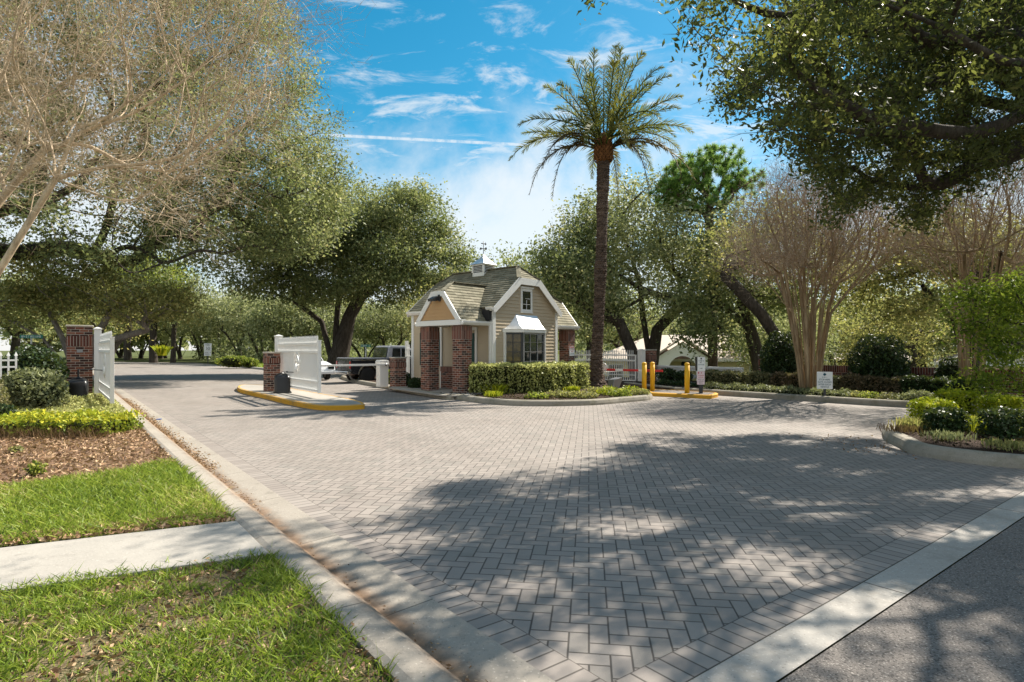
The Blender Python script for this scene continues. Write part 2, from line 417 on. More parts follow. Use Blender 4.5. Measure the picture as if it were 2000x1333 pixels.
class MB:
    """collects shapes and links them as one mesh object"""
    def __init__(s): s.v, s.f, s.m, s.sm, s.uvs = [], [], [], [], {}
    def add(s, vs, fs, mi=0, smooth=False, uvs=None):
        o = len(s.v); s.v += [tuple(v) for v in vs]
        for k, f in enumerate(fs):
            if uvs: s.uvs[len(s.f)] = uvs[k]
            s.f.append([i + o for i in f]); s.m.append(mi); s.sm.append(smooth)
        return s
    def box(s, x0, x1, y0, y1, z0, z1, mi=0, M4=None):
        vs = [Vector(p) for p in ((x0,y0,z0),(x1,y0,z0),(x1,y1,z0),(x0,y1,z0),(x0,y0,z1),(x1,y0,z1),(x1,y1,z1),(x0,y1,z1))]
        if M4: vs = [M4 @ v for v in vs]
        return s.add(vs, [(0,3,2,1),(4,5,6,7),(0,1,5,4),(1,2,6,5),(2,3,7,6),(3,0,4,7)], mi)
    def beam(s, a, b, w, h, mi=0, up=(0, 0, 1)):
        a, b = Vector(a), Vector(b); d = (b - a).normalized()
        side = d.cross(Vector(up)).normalized(); u = side.cross(d)
        vs = []
        for p in (a, b):
            for sx, sy in ((-1,-1),(1,-1),(1,1),(-1,1)): vs.append(p + side * sx * w / 2 + u * sy * h / 2)
        return s.add(vs, [(0,3,2,1),(4,5,6,7),(0,1,5,4),(1,2,6,5),(2,3,7,6),(3,0,4,7)], mi)
    def prism(s, pts, y0, y1, mi=0, axis='y'):
        n = len(pts)
        def mk(p, y):
            if axis == 'y': return (p[0], y, p[1])
            if axis == 'x': return (y, p[0], p[1])
            return (p[0], p[1], y)
        vs = [mk(p, y0) for p in pts] + [mk(p, y1) for p in pts]
        fs = [list(range(n)), list(range(2 * n - 1, n - 1, -1))]
        for i in range(n): j = (i + 1) % n; fs.append((i, i + n, j + n, j))
        return s.add(vs, fs, mi)
    def tube(s, pts, rad, n=8, mi=0, smooth=True, cap=True):
        pts = [Vector(p) for p in pts]
        if not hasattr(rad, '__len__'): rad = [rad] * len(pts)
        vs, fs = [], []
        prev = None
        for i, p in enumerate(pts):
            d = (pts[min(i + 1, len(pts) - 1)] - pts[max(i - 1, 0)]).normalized()
            ref = prev if prev is not None else (Vector((1, 0, 0)) if abs(d.x) < .9 else Vector((0, 1, 0)))
            a = (ref - d * ref.dot(d)).normalized(); prev = a; b = d.cross(a)
            for k in range(n):
                t = 2 * math.pi * k / n
                vs.append(p + (a * math.cos(t) + b * math.sin(t)) * rad[i])
        for i in range(len(pts) - 1):
            for k in range(n):
                q = (k + 1) % n
                fs.append((i*n+k, i*n+q, (i+1)*n+q, (i+1)*n+k))
        if cap: fs += [list(range(n))[::-1], [(len(pts)-1)*n + k for k in range(n)]]
        return s.add(vs, fs, mi, smooth)
    def lathe(s, prof, n=20, c=(0, 0, 0), mi=0, smooth=True, M4=None):
        vs, fs = [], []
        for r, z in prof:
            for k in range(n):
                t = 2 * math.pi * k / n
                v = Vector((c[0] + r * math.cos(t), c[1] + r * math.sin(t), c[2] + z))
                vs.append(M4 @ v if M4 else v)
        for i in range(len(prof) - 1):
            for k in range(n):
                q = (k + 1) % n
                fs.append((i*n+k, i*n+q, (i+1)*n+q, (i+1)*n+k))
        fs += [list(range(n))[::-1], [(len(prof)-1)*n + k for k in range(n)]]
        return s.add(vs, fs, mi, smooth)
    def build(s, name, mats, parent=None, bevel=0., uv=True):
        me = bpy.data.meshes.new(name)
        me.from_pydata(s.v, [], s.f); me.update()
        if not isinstance(mats, (list, tuple)): mats = [mats]
        for m in mats: me.materials.append(MAT[m] if isinstance(m, str) else m)
        me.polygons.foreach_set('material_index', s.m)
        me.polygons.foreach_set('use_smooth', s.sm)
        bm = bmesh.new(); bm.from_mesh(me)
        bmesh.ops.recalc_face_normals(bm, faces=bm.faces)
        bm.to_mesh(me); bm.free()
        if uv:
            auto_uv(me)
            if s.uvs:
                lay = me.uv_layers[0]
                for fi, u in s.uvs.items():
                    p = me.polygons[fi]; vv = s.f[fi]
                    mp = dict(zip(vv, u))
                    for li in p.loop_indices: lay.data[li].uv = mp[me.loops[li].vertex_index]
        o = bpy.data.objects.new(name, me); COL.objects.link(o)
        if parent: o.parent = parent
        if bevel:
            b = o.modifiers.new('bevel', 'BEVEL'); b.width = bevel; b.segments = 2; b.limit_method = 'ANGLE'; b.angle_limit = R(35)
        return o

def sheet(name, pts, z, mat, kind='structure', sub=None):
    """flat ground polygon (x,y) at height z; real skirts 5 cm deep"""
    mb = MB(); mb.add([(p[0], p[1], z) for p in pts], [list(range(len(pts)))])
    o = mb.build(name, mat); tag(o, kind=kind); return o

def slab(name, pts, z0, z1, mats, kind='structure'):
    mb = MB(); n = len(pts)
    vs = [(p[0], p[1], z1) for p in pts] + [(p[0], p[1], z0) for p in pts]
    mb.add(vs, [list(range(n))], 0)
    mb.add(vs, [(i, i + n, (i + 1) % n + n, (i + 1) % n) for i in range(n)], len(mats) - 1 if isinstance(mats, (list, tuple)) else 0)
    o = mb.build(name, mats); tag(o, kind=kind); return o

def copy_tree(o, parent=None):
    c = o.copy(); COL.objects.link(c); c.parent = parent
    for ch in o.children: copy_tree(ch, c)
    return c

def quads_mesh(name, V, mat, shade=None, parent=None, k=4):
    """V: (n,k,3) array of separate faces"""
    n = V.shape[0]
    me = bpy.data.meshes.new(name)
    me.vertices.add(n * k); me.vertices.foreach_set('co', V.reshape(-1).astype(np.float32))
    me.loops.add(n * k); me.loops.foreach_set('vertex_index', np.arange(n * k, dtype=np.int32))
    me.polygons.add(n); me.polygons.foreach_set('loop_start', np.arange(0, n * k, k, dtype=np.int32))
    if shade is not None:
        a = me.attributes.new('shade', 'FLOAT', 'FACE'); a.data.foreach_set('value', shade.astype(np.float32))
    me.update(calc_edges=True)
    me.materials.append(MAT[mat])
    o = bpy.data.objects.new(name, me); COL.objects.link(o)
    if parent: o.parent = parent
    return o

def unit(a): return a / np.maximum(np.linalg.norm(a, axis=-1, keepdims=True), 1e-9)

def leaf_cards(C, size, aspect=.5, flat=0., hang=0., jit=.48, rg=rng):
    """rhombic leaves at points C; flat biases normals upward, hang biases the long axis down"""
    n = len(C)
    d = rg.normal(size=(n, 3)); d[:, 2] *= (1 - flat * .7); d[:, 2] -= hang; d = unit(d)
    r = rg.normal(size=(n, 3)); r[:, 2] *= (1 - flat * .7)
    w = unit(np.cross(d, np.cross(d, r) + 1e-6 if False else r))
    l = (size * (1 + jit * rg.normal(size=n)).clip(.4, 1.8))[:, None]
    a = aspect * l * .5
    nrm = np.cross(d, w)
    mid = C + nrm * l * .08
    return np.stack([C - d * l * .5, mid + w * a, C + d * l * .5, mid - w * a], 1)

def strips(A, B, w, rg=rng):
    """thin blades from A (base) to B (tip)"""
    d = B - A
    s = unit(np.cross(d, rg.normal(size=d.shape))) * (w if np.isscalar(w) else w[:, None])
    m = (A + B) / 2
    return np.stack([A - s * .5, A + s * .5, B + s * .08, B - s * .08], 1)

# ------------------------------------------------------------------ tree growing
def clump_points(lobes, rg):
    out = []
    for cx, cy, cz, rx, ry, rz, n in lobes:
        d = unit(rg.normal(size=(n, 3))); r = rg.random(n) ** .42
        out.append(np.array([cx, cy, cz]) + d * r[:, None] * np.array([rx, ry, rz]))
    return np.concatenate(out)

def grow(trunks, tips, step=.6, up=.0, wob=.12, sag=0., rg=rng, smooth=5):
    """branch graph: each tip is joined to the best existing node; returns node arrays"""
    pos, par = [], []
    for tr in trunks:
        last = -1
        for k, p in enumerate(tr):
            if k == 0 and pos and tr[0] == trunks[0][0]: last = 0; continue
            pos.append(p); par.append(last); last = len(pos) - 1
    n0 = len(pos)
    cap = n0 + len(tips) * 14 + 10
    A = np.zeros((cap, 3)); A[:n0] = np.array([tuple(p) for p in pos]); n = n0
    start = min(2, n0 - 1)
    rootp = A[:n0].mean(0)
    order = np.argsort(np.linalg.norm(tips - A[n0 - 1], axis=1))
    par += [-1] * (cap - n0)
    tipidx = []
    for ti in order:
        t = tips[ti]
        dv = t - A[start:n]; dist = np.linalg.norm(dv, axis=1)
        cost = dist * (1 + up * (1 - dv[:, 2] / np.maximum(dist, 1e-6)))
        b = start + int(np.argmin(cost)); L = np.linalg.norm(t - A[b])
        m = max(1, min(12, int(round(L / step))))
        last = b
        for q in range(1, m + 1):
            f = q / m
            p = A[b] * (1 - f) + t * f
            if q < m: p = p + rg.normal(size=3) * wob * min(L, 2.5) * .5 + np.array([0, 0, 1]) * sag * L * f * (1 - f)
            if n >= cap: break
            A[n] = p; par[n] = last; last = n; n += 1
        tipidx.append(last)
    A = A[:n]; par = np.array(par[:n])
    cnt = np.zeros(n); kid = np.full(n, -1)
    for i in range(n - 1, 0, -1):
        cnt[i] += 1; cnt[par[i]] += cnt[i]
        if kid[par[i]] < 0 or cnt[i] > cnt[kid[par[i]]]: kid[par[i]] = i
    mv = np.where((kid >= 0) & (np.arange(n) >= n0))[0]
    for _ in range(smooth): A[mv] = .4 * A[mv] + .3 * A[par[mv]] + .3 * A[kid[mv]]
    return A, par, n0, tipidx

def limb_radii(par, n, tip_r, expo=2.3, rmax=None):
    r = np.full(n, 0.)
    ch = np.zeros(n)
    acc = np.zeros(n)
    for i in range(n - 1, -1, -1):
        r[i] = max(tip_r, acc[i] ** (1 / expo)) if acc[i] > 0 else tip_r
        if par[i] >= 0: acc[par[i]] += r[i] ** expo
    return r

def limb_mesh(mb, A, par, r, sides=6, mi=0, rmin=0.):
    n = len(A)
    kids = [[] for _ in range(n)]
    for i in range(n):
        if par[i] >= 0: kids[par[i]].append(i)
    heavy = [max(kk, key=lambda k: r[k]) if kk else -1 for kk in kids]
    for i in range(n):
        p = par[i]
        if p >= 0 and heavy[p] == i: continue          # continued by its parent's chain
        chain = [i] if p < 0 else [p, i]
        c = i
        while heavy[c] >= 0:
            c = heavy[c]; chain.append(c)
        if len(chain) < 2: continue
        rr = [r[k] for k in chain]
        if p >= 0: rr[0] = min(rr[0], rr[1] * 1.25)
        if max(rr) < rmin: continue
        sd = sides + (4 if rr[0] > .12 else 0) if rr[0] > .03 else max(3, sides - 2)
        mb.tube([A[k] for k in chain], rr, sd, mi, True, False)

def leaves_for(T, per, sig, size, aspect=.5, flat=.2, hang=.1, rg=rng, shade_top=None):
    n = len(T)
    C = np.repeat(T, per, axis=0) + rg.normal(size=(n * per, 3)) * np.array(sig)
    V = leaf_cards(C, size, aspect, flat, hang, rg=rg)
    cl = np.repeat(rg.normal(size=n) * .13, per)
    sh = (.5 + cl + rg.normal(size=n * per) * .2).clip(0, 1)
    return V, sh

def tree(name, label, trunks, tips, bark, leaf, per=150, sig=(.45, .45, .3), size=.12, tip_r=.012, base_r=None, step=.6, up=.1,
         cat='tree', group=None, sag=.1, wob=.12, seed=1, expo=2.3, aspect=.5, flare=1.25, extra=None, twigs=0, twig_len=.5, hang=.1, flat=.2, trunk_r=None):
    rg = np.random.default_rng(seed)
    base = Vector(trunks[0][0])
    tr = [[tuple(Vector(p) - base) for p in t] for t in trunks]
    tp = tips - np.array(base)
    A, par, n0, ti = grow(tr, tp, step, up, wob, sag, rg)
    r = limb_radii(par, len(A), tip_r, expo)
    if base_r:
        k = base_r / r[0]
        r = np.where(r > tip_r * 1.01, tip_r + (r - tip_r) * ((base_r - tip_r) / max(1e-6, r[0] - tip_r)), r)
    if trunk_r: r[:n0] = np.maximum(r[:n0], np.linspace(trunk_r[0], trunk_r[1], n0))
    r[0] *= flare
    root = empty(name, base, 0, label, cat, group)
    mb = MB(); limb_mesh(mb, A, par, r)
    mb.build('trunk', bark, root, uv=False)
    if twigs:
        S = np.repeat(tp, twigs, axis=0)
        out = unit(S - A[:n0].mean(0)); out[:, 2] += .35
        B = S + unit(out + rg.normal(size=S.shape) * .75) * twig_len * (.5 + rg.random((len(S), 1)))
        V1 = strips(S, B, np.full(len(S), tip_r * 2.2), rg)
        S2 = S + (B - S) * rg.random((len(S), 1)); B2 = S2 + unit((B - S) + rg.normal(size=S.shape) * .5) * twig_len * .6
        V2 = strips(S2, B2, np.full(len(S), tip_r * 1.6), rg)
        S3 = S + (B - S) * rg.random((len(S), 1)); B3 = S3 + unit((B - S) + rg.normal(size=S.shape) * .6) * twig_len * .6
        V3 = strips(S3, B3, np.full(len(S), tip_r * 1.5), rg)
        V = np.concatenate([V1, V2, V3])
        quads_mesh('twigs', V, bark, rg.random(len(V)), root)
    if leaf and per:
        V, sh = leaves_for(tp, per, sig, size, aspect, flat, hang, rg)
        if extra is not None:
            V2, s2 = extra(tp, rg); V = np.concatenate([V, V2]); sh = np.concatenate([sh, s2])
        quads_mesh('crown', V, leaf, sh, root)
    return root

def in_poly(px, py, poly):
    c = False; j = len(poly) - 1
    for i in range(len(poly)):
        xi, yi = poly[i]; xj, yj = poly[j]
        if (yi > py) != (yj > py) and px < (xj - xi) * (py - yi) / (yj - yi) + xi: c = not c
        j = i
    return c

# ------------------------------------------------------------------ lapped boards / shingle rows on a planar polygon
def clip_poly(pts, lo, hi):
    def half(ps, f):
        out = []
        for i in range(len(ps)):
            a, b = ps[i], ps[(i + 1) % len(ps)]; fa, fb = f(a), f(b)
            if fa >= 0: out.append(a)
            if (fa >= 0) != (fb >= 0):
                t = fa / (fa - fb); out.append((a[0] + (b[0] - a[0]) * t, a[1] + (b[1] - a[1]) * t))
        return out
    ps = half(pts, lambda p: p[1] - lo)
    return half(ps, lambda p: hi - p[1]) if ps else []

def lapped(mb, poly, row, thick, mi=0, outward=None, v0=None):
    """cover a planar polygon with overlapping rows whose lower edge stands proud"""
    poly = [Vector(p) for p in poly]
    n = (poly[1] - poly[0]).cross(poly[2] - poly[0]).normalized()
    if outward is not None and n.dot(Vector(outward)) < 0: n = -n
    t = Vector((0, 0, 1)).cross(n).normalized(); b = n.cross(t)
    if b.z < 0: b = -b; t = -t
    pts = [(p.dot(t), p.dot(b)) for p in poly]; h = poly[0].dot(n)
    lo = min(p[1] for p in pts) if v0 is None else v0; hi = max(p[1] for p in pts)
    k = int((hi - lo) / row) + 1
    for i in range(k):
        a, c = lo + i * row, lo + (i + 1) * row
        q = clip_poly(pts, a, c)
        if len(q) < 3: continue
        top, und = [], []
        for (x, y) in q:
            f = (y - a) / row
            top.append(t * x + b * y + n * (h + .002 + thick * (1 - f)))
        m = len(top)
        under = [t * x + b * y + n * h for (x, y) in q]
        uv = [(x, y) for (x, y) in q]
        fs = [list(range(m))]; us = [uv]
        for e in range(m):
            g = (e + 1) % m
            fs.append((e, e + m, g + m, g)); us.append([(q[e][0], a + .01)] * 2 + [(q[g][0], a + .01)] * 2)
        mb.add(top + under, fs, mi, False, us)

def text(name, body, size, mat, parent, loc, rot, align='CENTER', ext=.002, sx=1.):
    c = bpy.data.curves.new(name, 'FONT'); c.body = body; c.size = size; c.align_x = align; c.align_y = 'CENTER'; c.extrude = ext
    c.materials.append(MAT[mat])
    t = bpy.data.objects.new(name, c); me = bpy.data.meshes.new_from_object(t); bpy.data.objects.remove(t); me.name = name
    o = bpy.data.objects.new(name, me); COL.objects.link(o); o.parent = parent; o.location = loc; o.rotation_euler = rot; o.scale = (sx, 1, 1)
    return o

# ================================================================== THE GROUND
def strip_uv(name, mat, s0, s1, prof, ds=1.0):
    """profile (t,z) swept along the road from s0 to s1; uv = (along, across)"""
    mb = MB(); n = len(prof)
    ss = np.arange(s0, s1 + 1e-6, ds)
    vs = [tuple(ST(s, t, z)) for s in ss for t, z in prof]
    fs, us = [], []
    for i in range(len(ss) - 1):
        for k in range(n - 1):
            fs.append((i*n+k, i*n+k+1, (i+1)*n+k+1, (i+1)*n+k))
            t0, t1 = prof[k][0] - prof[0][0], prof[k+1][0] - prof[0][0]
            us.append([(ss[i], t0), (ss[i], t1), (ss[i+1], t1), (ss[i+1], t0)])
    mb.add(vs, fs, 0, False, us)
    return tag(mb.build(name, mat), kind='structure')

def kerb_line(name, pts, mat='kerb_stone', w=.16, h=.15, closed=False, z0=-.02, lean=.05, kind='structure', label=None, cat=None):
    """a concrete kerb following a line; rounded top edge"""
    pts = [Vector((p[0], p[1], 0)) for p in pts]
    # smooth the line (Catmull-Rom)
    q = []
    m = len(pts)
    for i in range(m if closed else m - 1):
        p0 = pts[(i-1) % m] if closed or i > 0 else pts[0]; p1 = pts[i]; p2 = pts[(i+1) % m]
        p3 = pts[(i+2) % m] if closed or i + 2 < m else pts[-1]
        for k in range(6):
            t = k / 6
            q.append(.5 * ((2*p1) + (p2-p0)*t + (2*p0-5*p1+4*p2-p3)*t*t + (3*p1-p0-3*p2+p3)*t**3))
    if not closed: q.append(pts[-1])
    prof = [(lean + .0, z0), (lean * .8, h * .35), (.02, h * .8), (-.015, h * .97), (-.04, h), (-w + .01, h), (-w, h * .9), (-w, z0)]
    mb = MB(); n = len(prof); N = len(q); vs = []
    for i, p in enumerate(q):
        a = q[(i - 1) % N] if closed or i > 0 else q[0]; b = q[(i + 1) % N] if closed or i < N - 1 else q[-1]
        d = (b - a).normalized(); out = Vector((d.y, -d.x, 0))
        for o, z in prof: vs.append(p + out * o + Vector((0, 0, z)))
    fs = []
    for i in range(N if closed else N - 1):
        for k in range(n - 1):
            j = (i + 1) % N
            fs.append((i*n+k, i*n+k+1, j*n+k+1, j*n+k))
    if not closed: fs += [list(range(n)), [(N-1)*n+k for k in range(n)][::-1]]
    mb.add(vs, fs, 0, False)
    o = mb.build(name, mat); return tag(o, label, cat, None, kind), q

def build_ground():
    # land: one large sheet that reaches the horizon
    mb = MB(); g = [-600, -300, -160, -100] + list(range(-72, 73, 4)) + [100, 160, 300, 600]
    gy = [-200, -60] + list(range(-20, 121, 4)) + [160, 260, 450, 900]
    vs = [(x, y, gz(x, y)) for y in gy for x in g]; n = len(g)
    fs = [(j*n+i, j*n+i+1, (j+1)*n+i+1, (j+1)*n+i) for j in range(len(gy)-1) for i in range(n-1)]
    mb.add(vs, fs, 0, True); tag(mb.build('ground', 'land'), kind='structure')
    # paved entrance
    def q(*a): return [ST(s, t) for s, t in a]
    sheet('paved_road', q((1.815, 1.945), (1.815, 24), (9.5, 24), (9.5, 17.05), (27, 17.05), (27, 30), (36, 30), (36, 12), (96, 12), (96, -22), (82, -22), (74, 1.9)), 0, 'paver')
    strip_uv('paver_border', 'border', 1.61, 70, [(1.745, .002), (1.945, .002)])
    mb = MB(); a, b = 1.745, 24.
    mb.add([ST(1.61, a, .004), ST(1.61, b, .004), ST(1.815, b, .004), ST(1.815, a, .004)], [(0, 1, 2, 3)], 0, False, [[(a, 0), (b, 0), (b, .2), (a, .2)]])
    tag(mb.build('paver_edge_course', 'border'), kind='structure')
    strip_uv('gutter_kerb', 'gutter', -12, 74, [(1.11, -.05), (1.12, .105), (1.16, .12), (1.30, .115), (1.345, .09), (1.40, .012), (1.44, .0), (1.50, .006), (1.742, .02), (1.745, -.03)])
    sheet('concrete_band', q((1.365, 1.76), (1.365, 24), (1.605, 24), (1.605, 1.76)), .006, 'concrete')
    sheet('street', q((-9, 1.75), (-9, 40), (1.36, 40), (1.36, 1.75)), .0, 'asphalt')
    # raised land left of the kerb
    def left(name, pts, z, mat): return sheet(name, pts, z, mat)
    sheet('lawn_soil', q((-14, 1.115), (74, 1.115), (74, -30), (-14, -30)), .085, 'land')
    # sidewalk with joints
    a0, a1 = G(0, 1070, .12), G(455, 1018, .12); b0, b1 = G(0, 1157, .12), G(512, 1086, .12)
    dr = (a1 - a0).normalized(); mbs = MB(); nrm = Vector((dr.y, -dr.x, 0)); w = .93
    e = a1 + dr * .12
    def kerb_t(t0, off): # distance along dr where the slab meets the kerb
        p = a1 + nrm * off; return (t0 - (p.x * VX + p.y * VY)) / (dr.x * VX + dr.y * VY)
    L0, L1 = kerb_t(1.112, 0), kerb_t(1.112, w)
    x0 = -1.7
    k = 0
    joints = [None, -2.14, -3.7, -5.3, -6.9, -8.5, -10.1, -11.7, -13.3, -14.9]
    for i in range(len(joints) - 1):
        e0 = joints[i]; e1 = joints[i + 1] + .012
        p0 = a1 + dr * (L0 if e0 is None else e0); p1 = a1 + dr * e1
        p2 = p1 + nrm * w; p3 = a1 + nrm * w + dr * (L1 if e0 is None else e0)
        vs = [(*p.xy, z) for p in (p0, p1, p2, p3) for z in (.0, .12)]
        mbs.add(vs, [(1, 3, 5, 7), (0, 2, 3, 1), (2, 4, 5, 3), (4, 6, 7, 5), (6, 0, 1, 7)])
    tag(mbs.build('sidewalk', 'sidewalk', bevel=.006), kind='structure')
    return a1, dr, nrm, w
SW = build_ground()

def kp(px, py, z=.1): return G(px, py, z)
# planting beds and lawns on the left
kerbT = 1.10
def clipT(p, t=kerbT):
    tt = p.x * VX + p.y * VY
    return p if tt <= t else Vector((p.x - (tt - t) * VX, p.y - (tt - t) * VY, p.z))
mul = [clipT(p) for p in (kp(-700, 1010), kp(0, 952), kp(180, 930), (kp(350, 905)), kp(330, 880), kp(300, 850), kp(258, 800), kp(225, 770), kp(0, 770), kp(-700, 800))]
sheet('mulch_bed', mul, .093, 'mulch')
sheet('lawn_patch', [clipT(p) for p in (kp(-700, 1010), kp(-700, 1160), kp(0, 1068), kp(470, 1016), kp(345, 903), kp(180, 930), kp(0, 952))], .097, 'thatch')
sheet('lawn_near', [clipT(p) for p in (G(-900, 1280, .1), G(0, 1158, .1), G(530, 1084, .1), G(700, 1236, .1), G(1000, 1600, .1), ST(-3, 1.1), ST(-3, -8))], .097, 'thatch')

# islands -----------------------------------------------------------
isl = [G(*p) for p in ((717, 753), (860, 778.5), (889.7, 780.6), (956.7, 789.2), (1036.5, 793.4), (1150.6, 792), (1221.8, 786.3))] + \
      [Vector((4.05, 17.4, 0)), Vector((4.35, 18.7, 0)), Vector((3.9, 20.5, 0)), Vector((1.7, 25, 0)), Vector((-2.5, 31, 0)), Vector((-5.5, 34.5, 0)), Vector((-8.4, 34, 0)), Vector((-9.0, 31, 0)), Vector((-7.3, 26.8, 0))]
ko, kq = kerb_line('island_kerb', isl, closed=True, lean=.06)
slab('island_bed', [(p.x, p.y) for p in kq], -.02, .118, ['mulch_dark'])
# paved porch slab of the island
slab('porch_paving', [(p[0], p[1]) for p in (G(760, 757.5, .14), G(857, 771, .14), G(884, 772.5, .14), G(925, 771, .14), (-.7, 19.0), (-.66, 19.3), (-3.4, 22.3), (-4.4, 22.8))], .1, .135, ['concrete'])
med = [G(*p) for p in ((467, 766), (524, 780.7), (570, 792), (620.7, 801), (665, 802), (696, 800.6), (711, 798))] + [ST(15.6, 6.35), ST(19, 6.4), ST(23, 6.3), ST(24.5, 5.6)]
mo, mq = kerb_line('median_kerb', med, 'yellow_kerb', closed=True, w=.075, h=.13, lean=.02)
slab('median_slab', [(p.x, p.y) for p in mq], -.02, .125, ['sidewalk'])
yk = [Vector((4.5, 18.92, 0)), Vector((5.2, 18.35, 0)), Vector((5.9, 17.8, 0)), Vector((6.15, 17.95, 0)), Vector((6.55, 18.7, 0)), Vector((6.2, 19.3, 0)), Vector((5.1, 20.4, 0)), Vector((4.7, 19.9, 0))]
kerb_line('reader_kerb', yk, 'yellow_kerb', closed=True, w=.09, h=.12, lean=.02)
slab('reader_island_slab', [(p.x, p.y) for p in yk], -.02, .11, ['asphalt'])
ri = [Vector(p) for p in ((5.98, 8.95, 0), (5.80, 8.36, 0), (6.0, 7.83, 0), (6.47, 7.39, 0), (7.5, 6.9, 0), (10, 5.9, 0), (15, 4.2, 0), (20, 3.4, 0), (21, 9, 0), (16, 12.6, 0), (11.5, 12.6, 0), (8.9, 12.1, 0), (7.3, 11.2, 0), (6.35, 9.9, 0))]
ro, rq = kerb_line('right_island_kerb', ri, closed=True, h=.155, w=.15, lean=.07)
slab('right_island_bed', [(p.x, p.y) for p in rq], -.02, .135, ['mulch_dark'])
# far kerb along the exit lane, with the planted strip behind it
fk = [Vector(p) for p in ((4.6, 24.0, 0), (5.6, 20.9, 0), (6.5, 19.5, 0), (8.1, 17.5, 0), (9.76, 15.5, 0), (10.5, 14.85, 0), (11.5, 14.0, 0), (13.4, 13.1, 0), (17, 11.8, 0), (24, 9.2, 0))]
kerb_line('garden_kerb', [p for p in fk], h=.17, w=.16, lean=.02)
gp = [(p.x + .05, p.y + .05) for p in fk] + [(60, 30), (60, 52), (6, 52), (4.0, 30)]
mbg = MB(); mbg.add([(x, y, (.1 if i < len(fk) else -2.2)) for i, (x, y) in enumerate(gp)], [list(range(len(gp)))])
slab('garden_bed', [tuple(ST(s, t).xy) for s, t in ((12.0, 17.08), (6.2, 17.5), (1.5, 20.3), (1.0, 22.2), (12, 22.2), (22, 22.2), (20, 18.3), (16, 17.1))], -.02, .12, ['mulch_dark'])
slab('garden_lawn', [(11.6, 14.05), (13.4, 13.15), (17, 11.9), (24, 9.3), (25.5, 12.5), (14, 15.6), (12.2, 15.1)], .0, .13, ['land'])
# verges beyond the gate
slab('far_verge', [tuple(ST(s, t).xy) for s, t in ((38, 12.0), (60, 12.0), (63, 12.6), (64, 15), (64, 34), (38, 34))], -.02, .1, ['land'])
slab('thicket_floor', [(-60, 76), (-26, 62), (-8, 50), (20, 50), (20, 90), (-60, 120)], -.02, .09, ['land'])
kerb_line('verge_kerb', [ST(s, t) for s, t in ((38, 12.0), (48, 12.0), (60, 12.05), (63, 12.8), (64, 15), (64, 30))], 'sidewalk', w=.3, h=.13)
slab('end_verge', [tuple(ST(s, t).xy) for s, t in ((72, -20), (72, -2), (76, 1), (90, 2), (90, 60), (130, 60), (130, -60), (72, -60))], -.02, .1, ['land'])
slab('far_path', [(-13.4, 14.2), (-13.0, 15.5), (-22, 24), (-34, 30), (-34, 24)], .05, .1, ['sidewalk'])

# small leaf-litter and grass ------------------------------------------------
def in_polys(P_, polys):
    m = np.zeros(len(P_), bool)
    for poly in polys:
        pl = [(p[0], p[1]) for p in poly]
        m |= np.array([in_poly(x, y, pl) for x, y in P_[:, :2]])
    return m
def scatter(poly, n, z, rg=rng):
    xs = [p[0] for p in poly]; ys = [p[1] for p in poly]
    Q = np.stack([rg.uniform(min(xs), max(xs), n), rg.uniform(min(ys), max(ys), n), np.full(n, z)], 1)
    return Q[in_polys(Q, [poly])]
def vnoise(Q, sc, seed=3):
    """cheap smooth value noise for patchiness"""
    r = np.random.default_rng(seed); o = np.zeros(len(Q))
    for k in range(5):
        a = r.normal(size=2) * sc * (1 + k * .6); ph = r.random() * 6.28
        o += np.sin(Q[:, 0] * a[0] + Q[:, 1] * a[1] + ph) / (1 + k * .4)
    return o / 2.2
def blades(Q, h, w, lean=.5, rg=rng):
    n = len(Q); T = Q + np.stack([rg.normal(size=n) * lean, rg.normal(size=n) * lean, np.ones(n)], 1) * (h * (1 + .35 * rg.normal(size=n)).clip(.3, 2))[:, None]
    d = T - Q; s = unit(np.cross(d, rg.normal(size=d.shape))) * w
    mid = Q + d * .55 + np.array([0, 0, 1]) * h * .12
    return np.stack([Q - s * .5, Q + s * .5, mid + s * .42, T, mid - s * .42], 1)

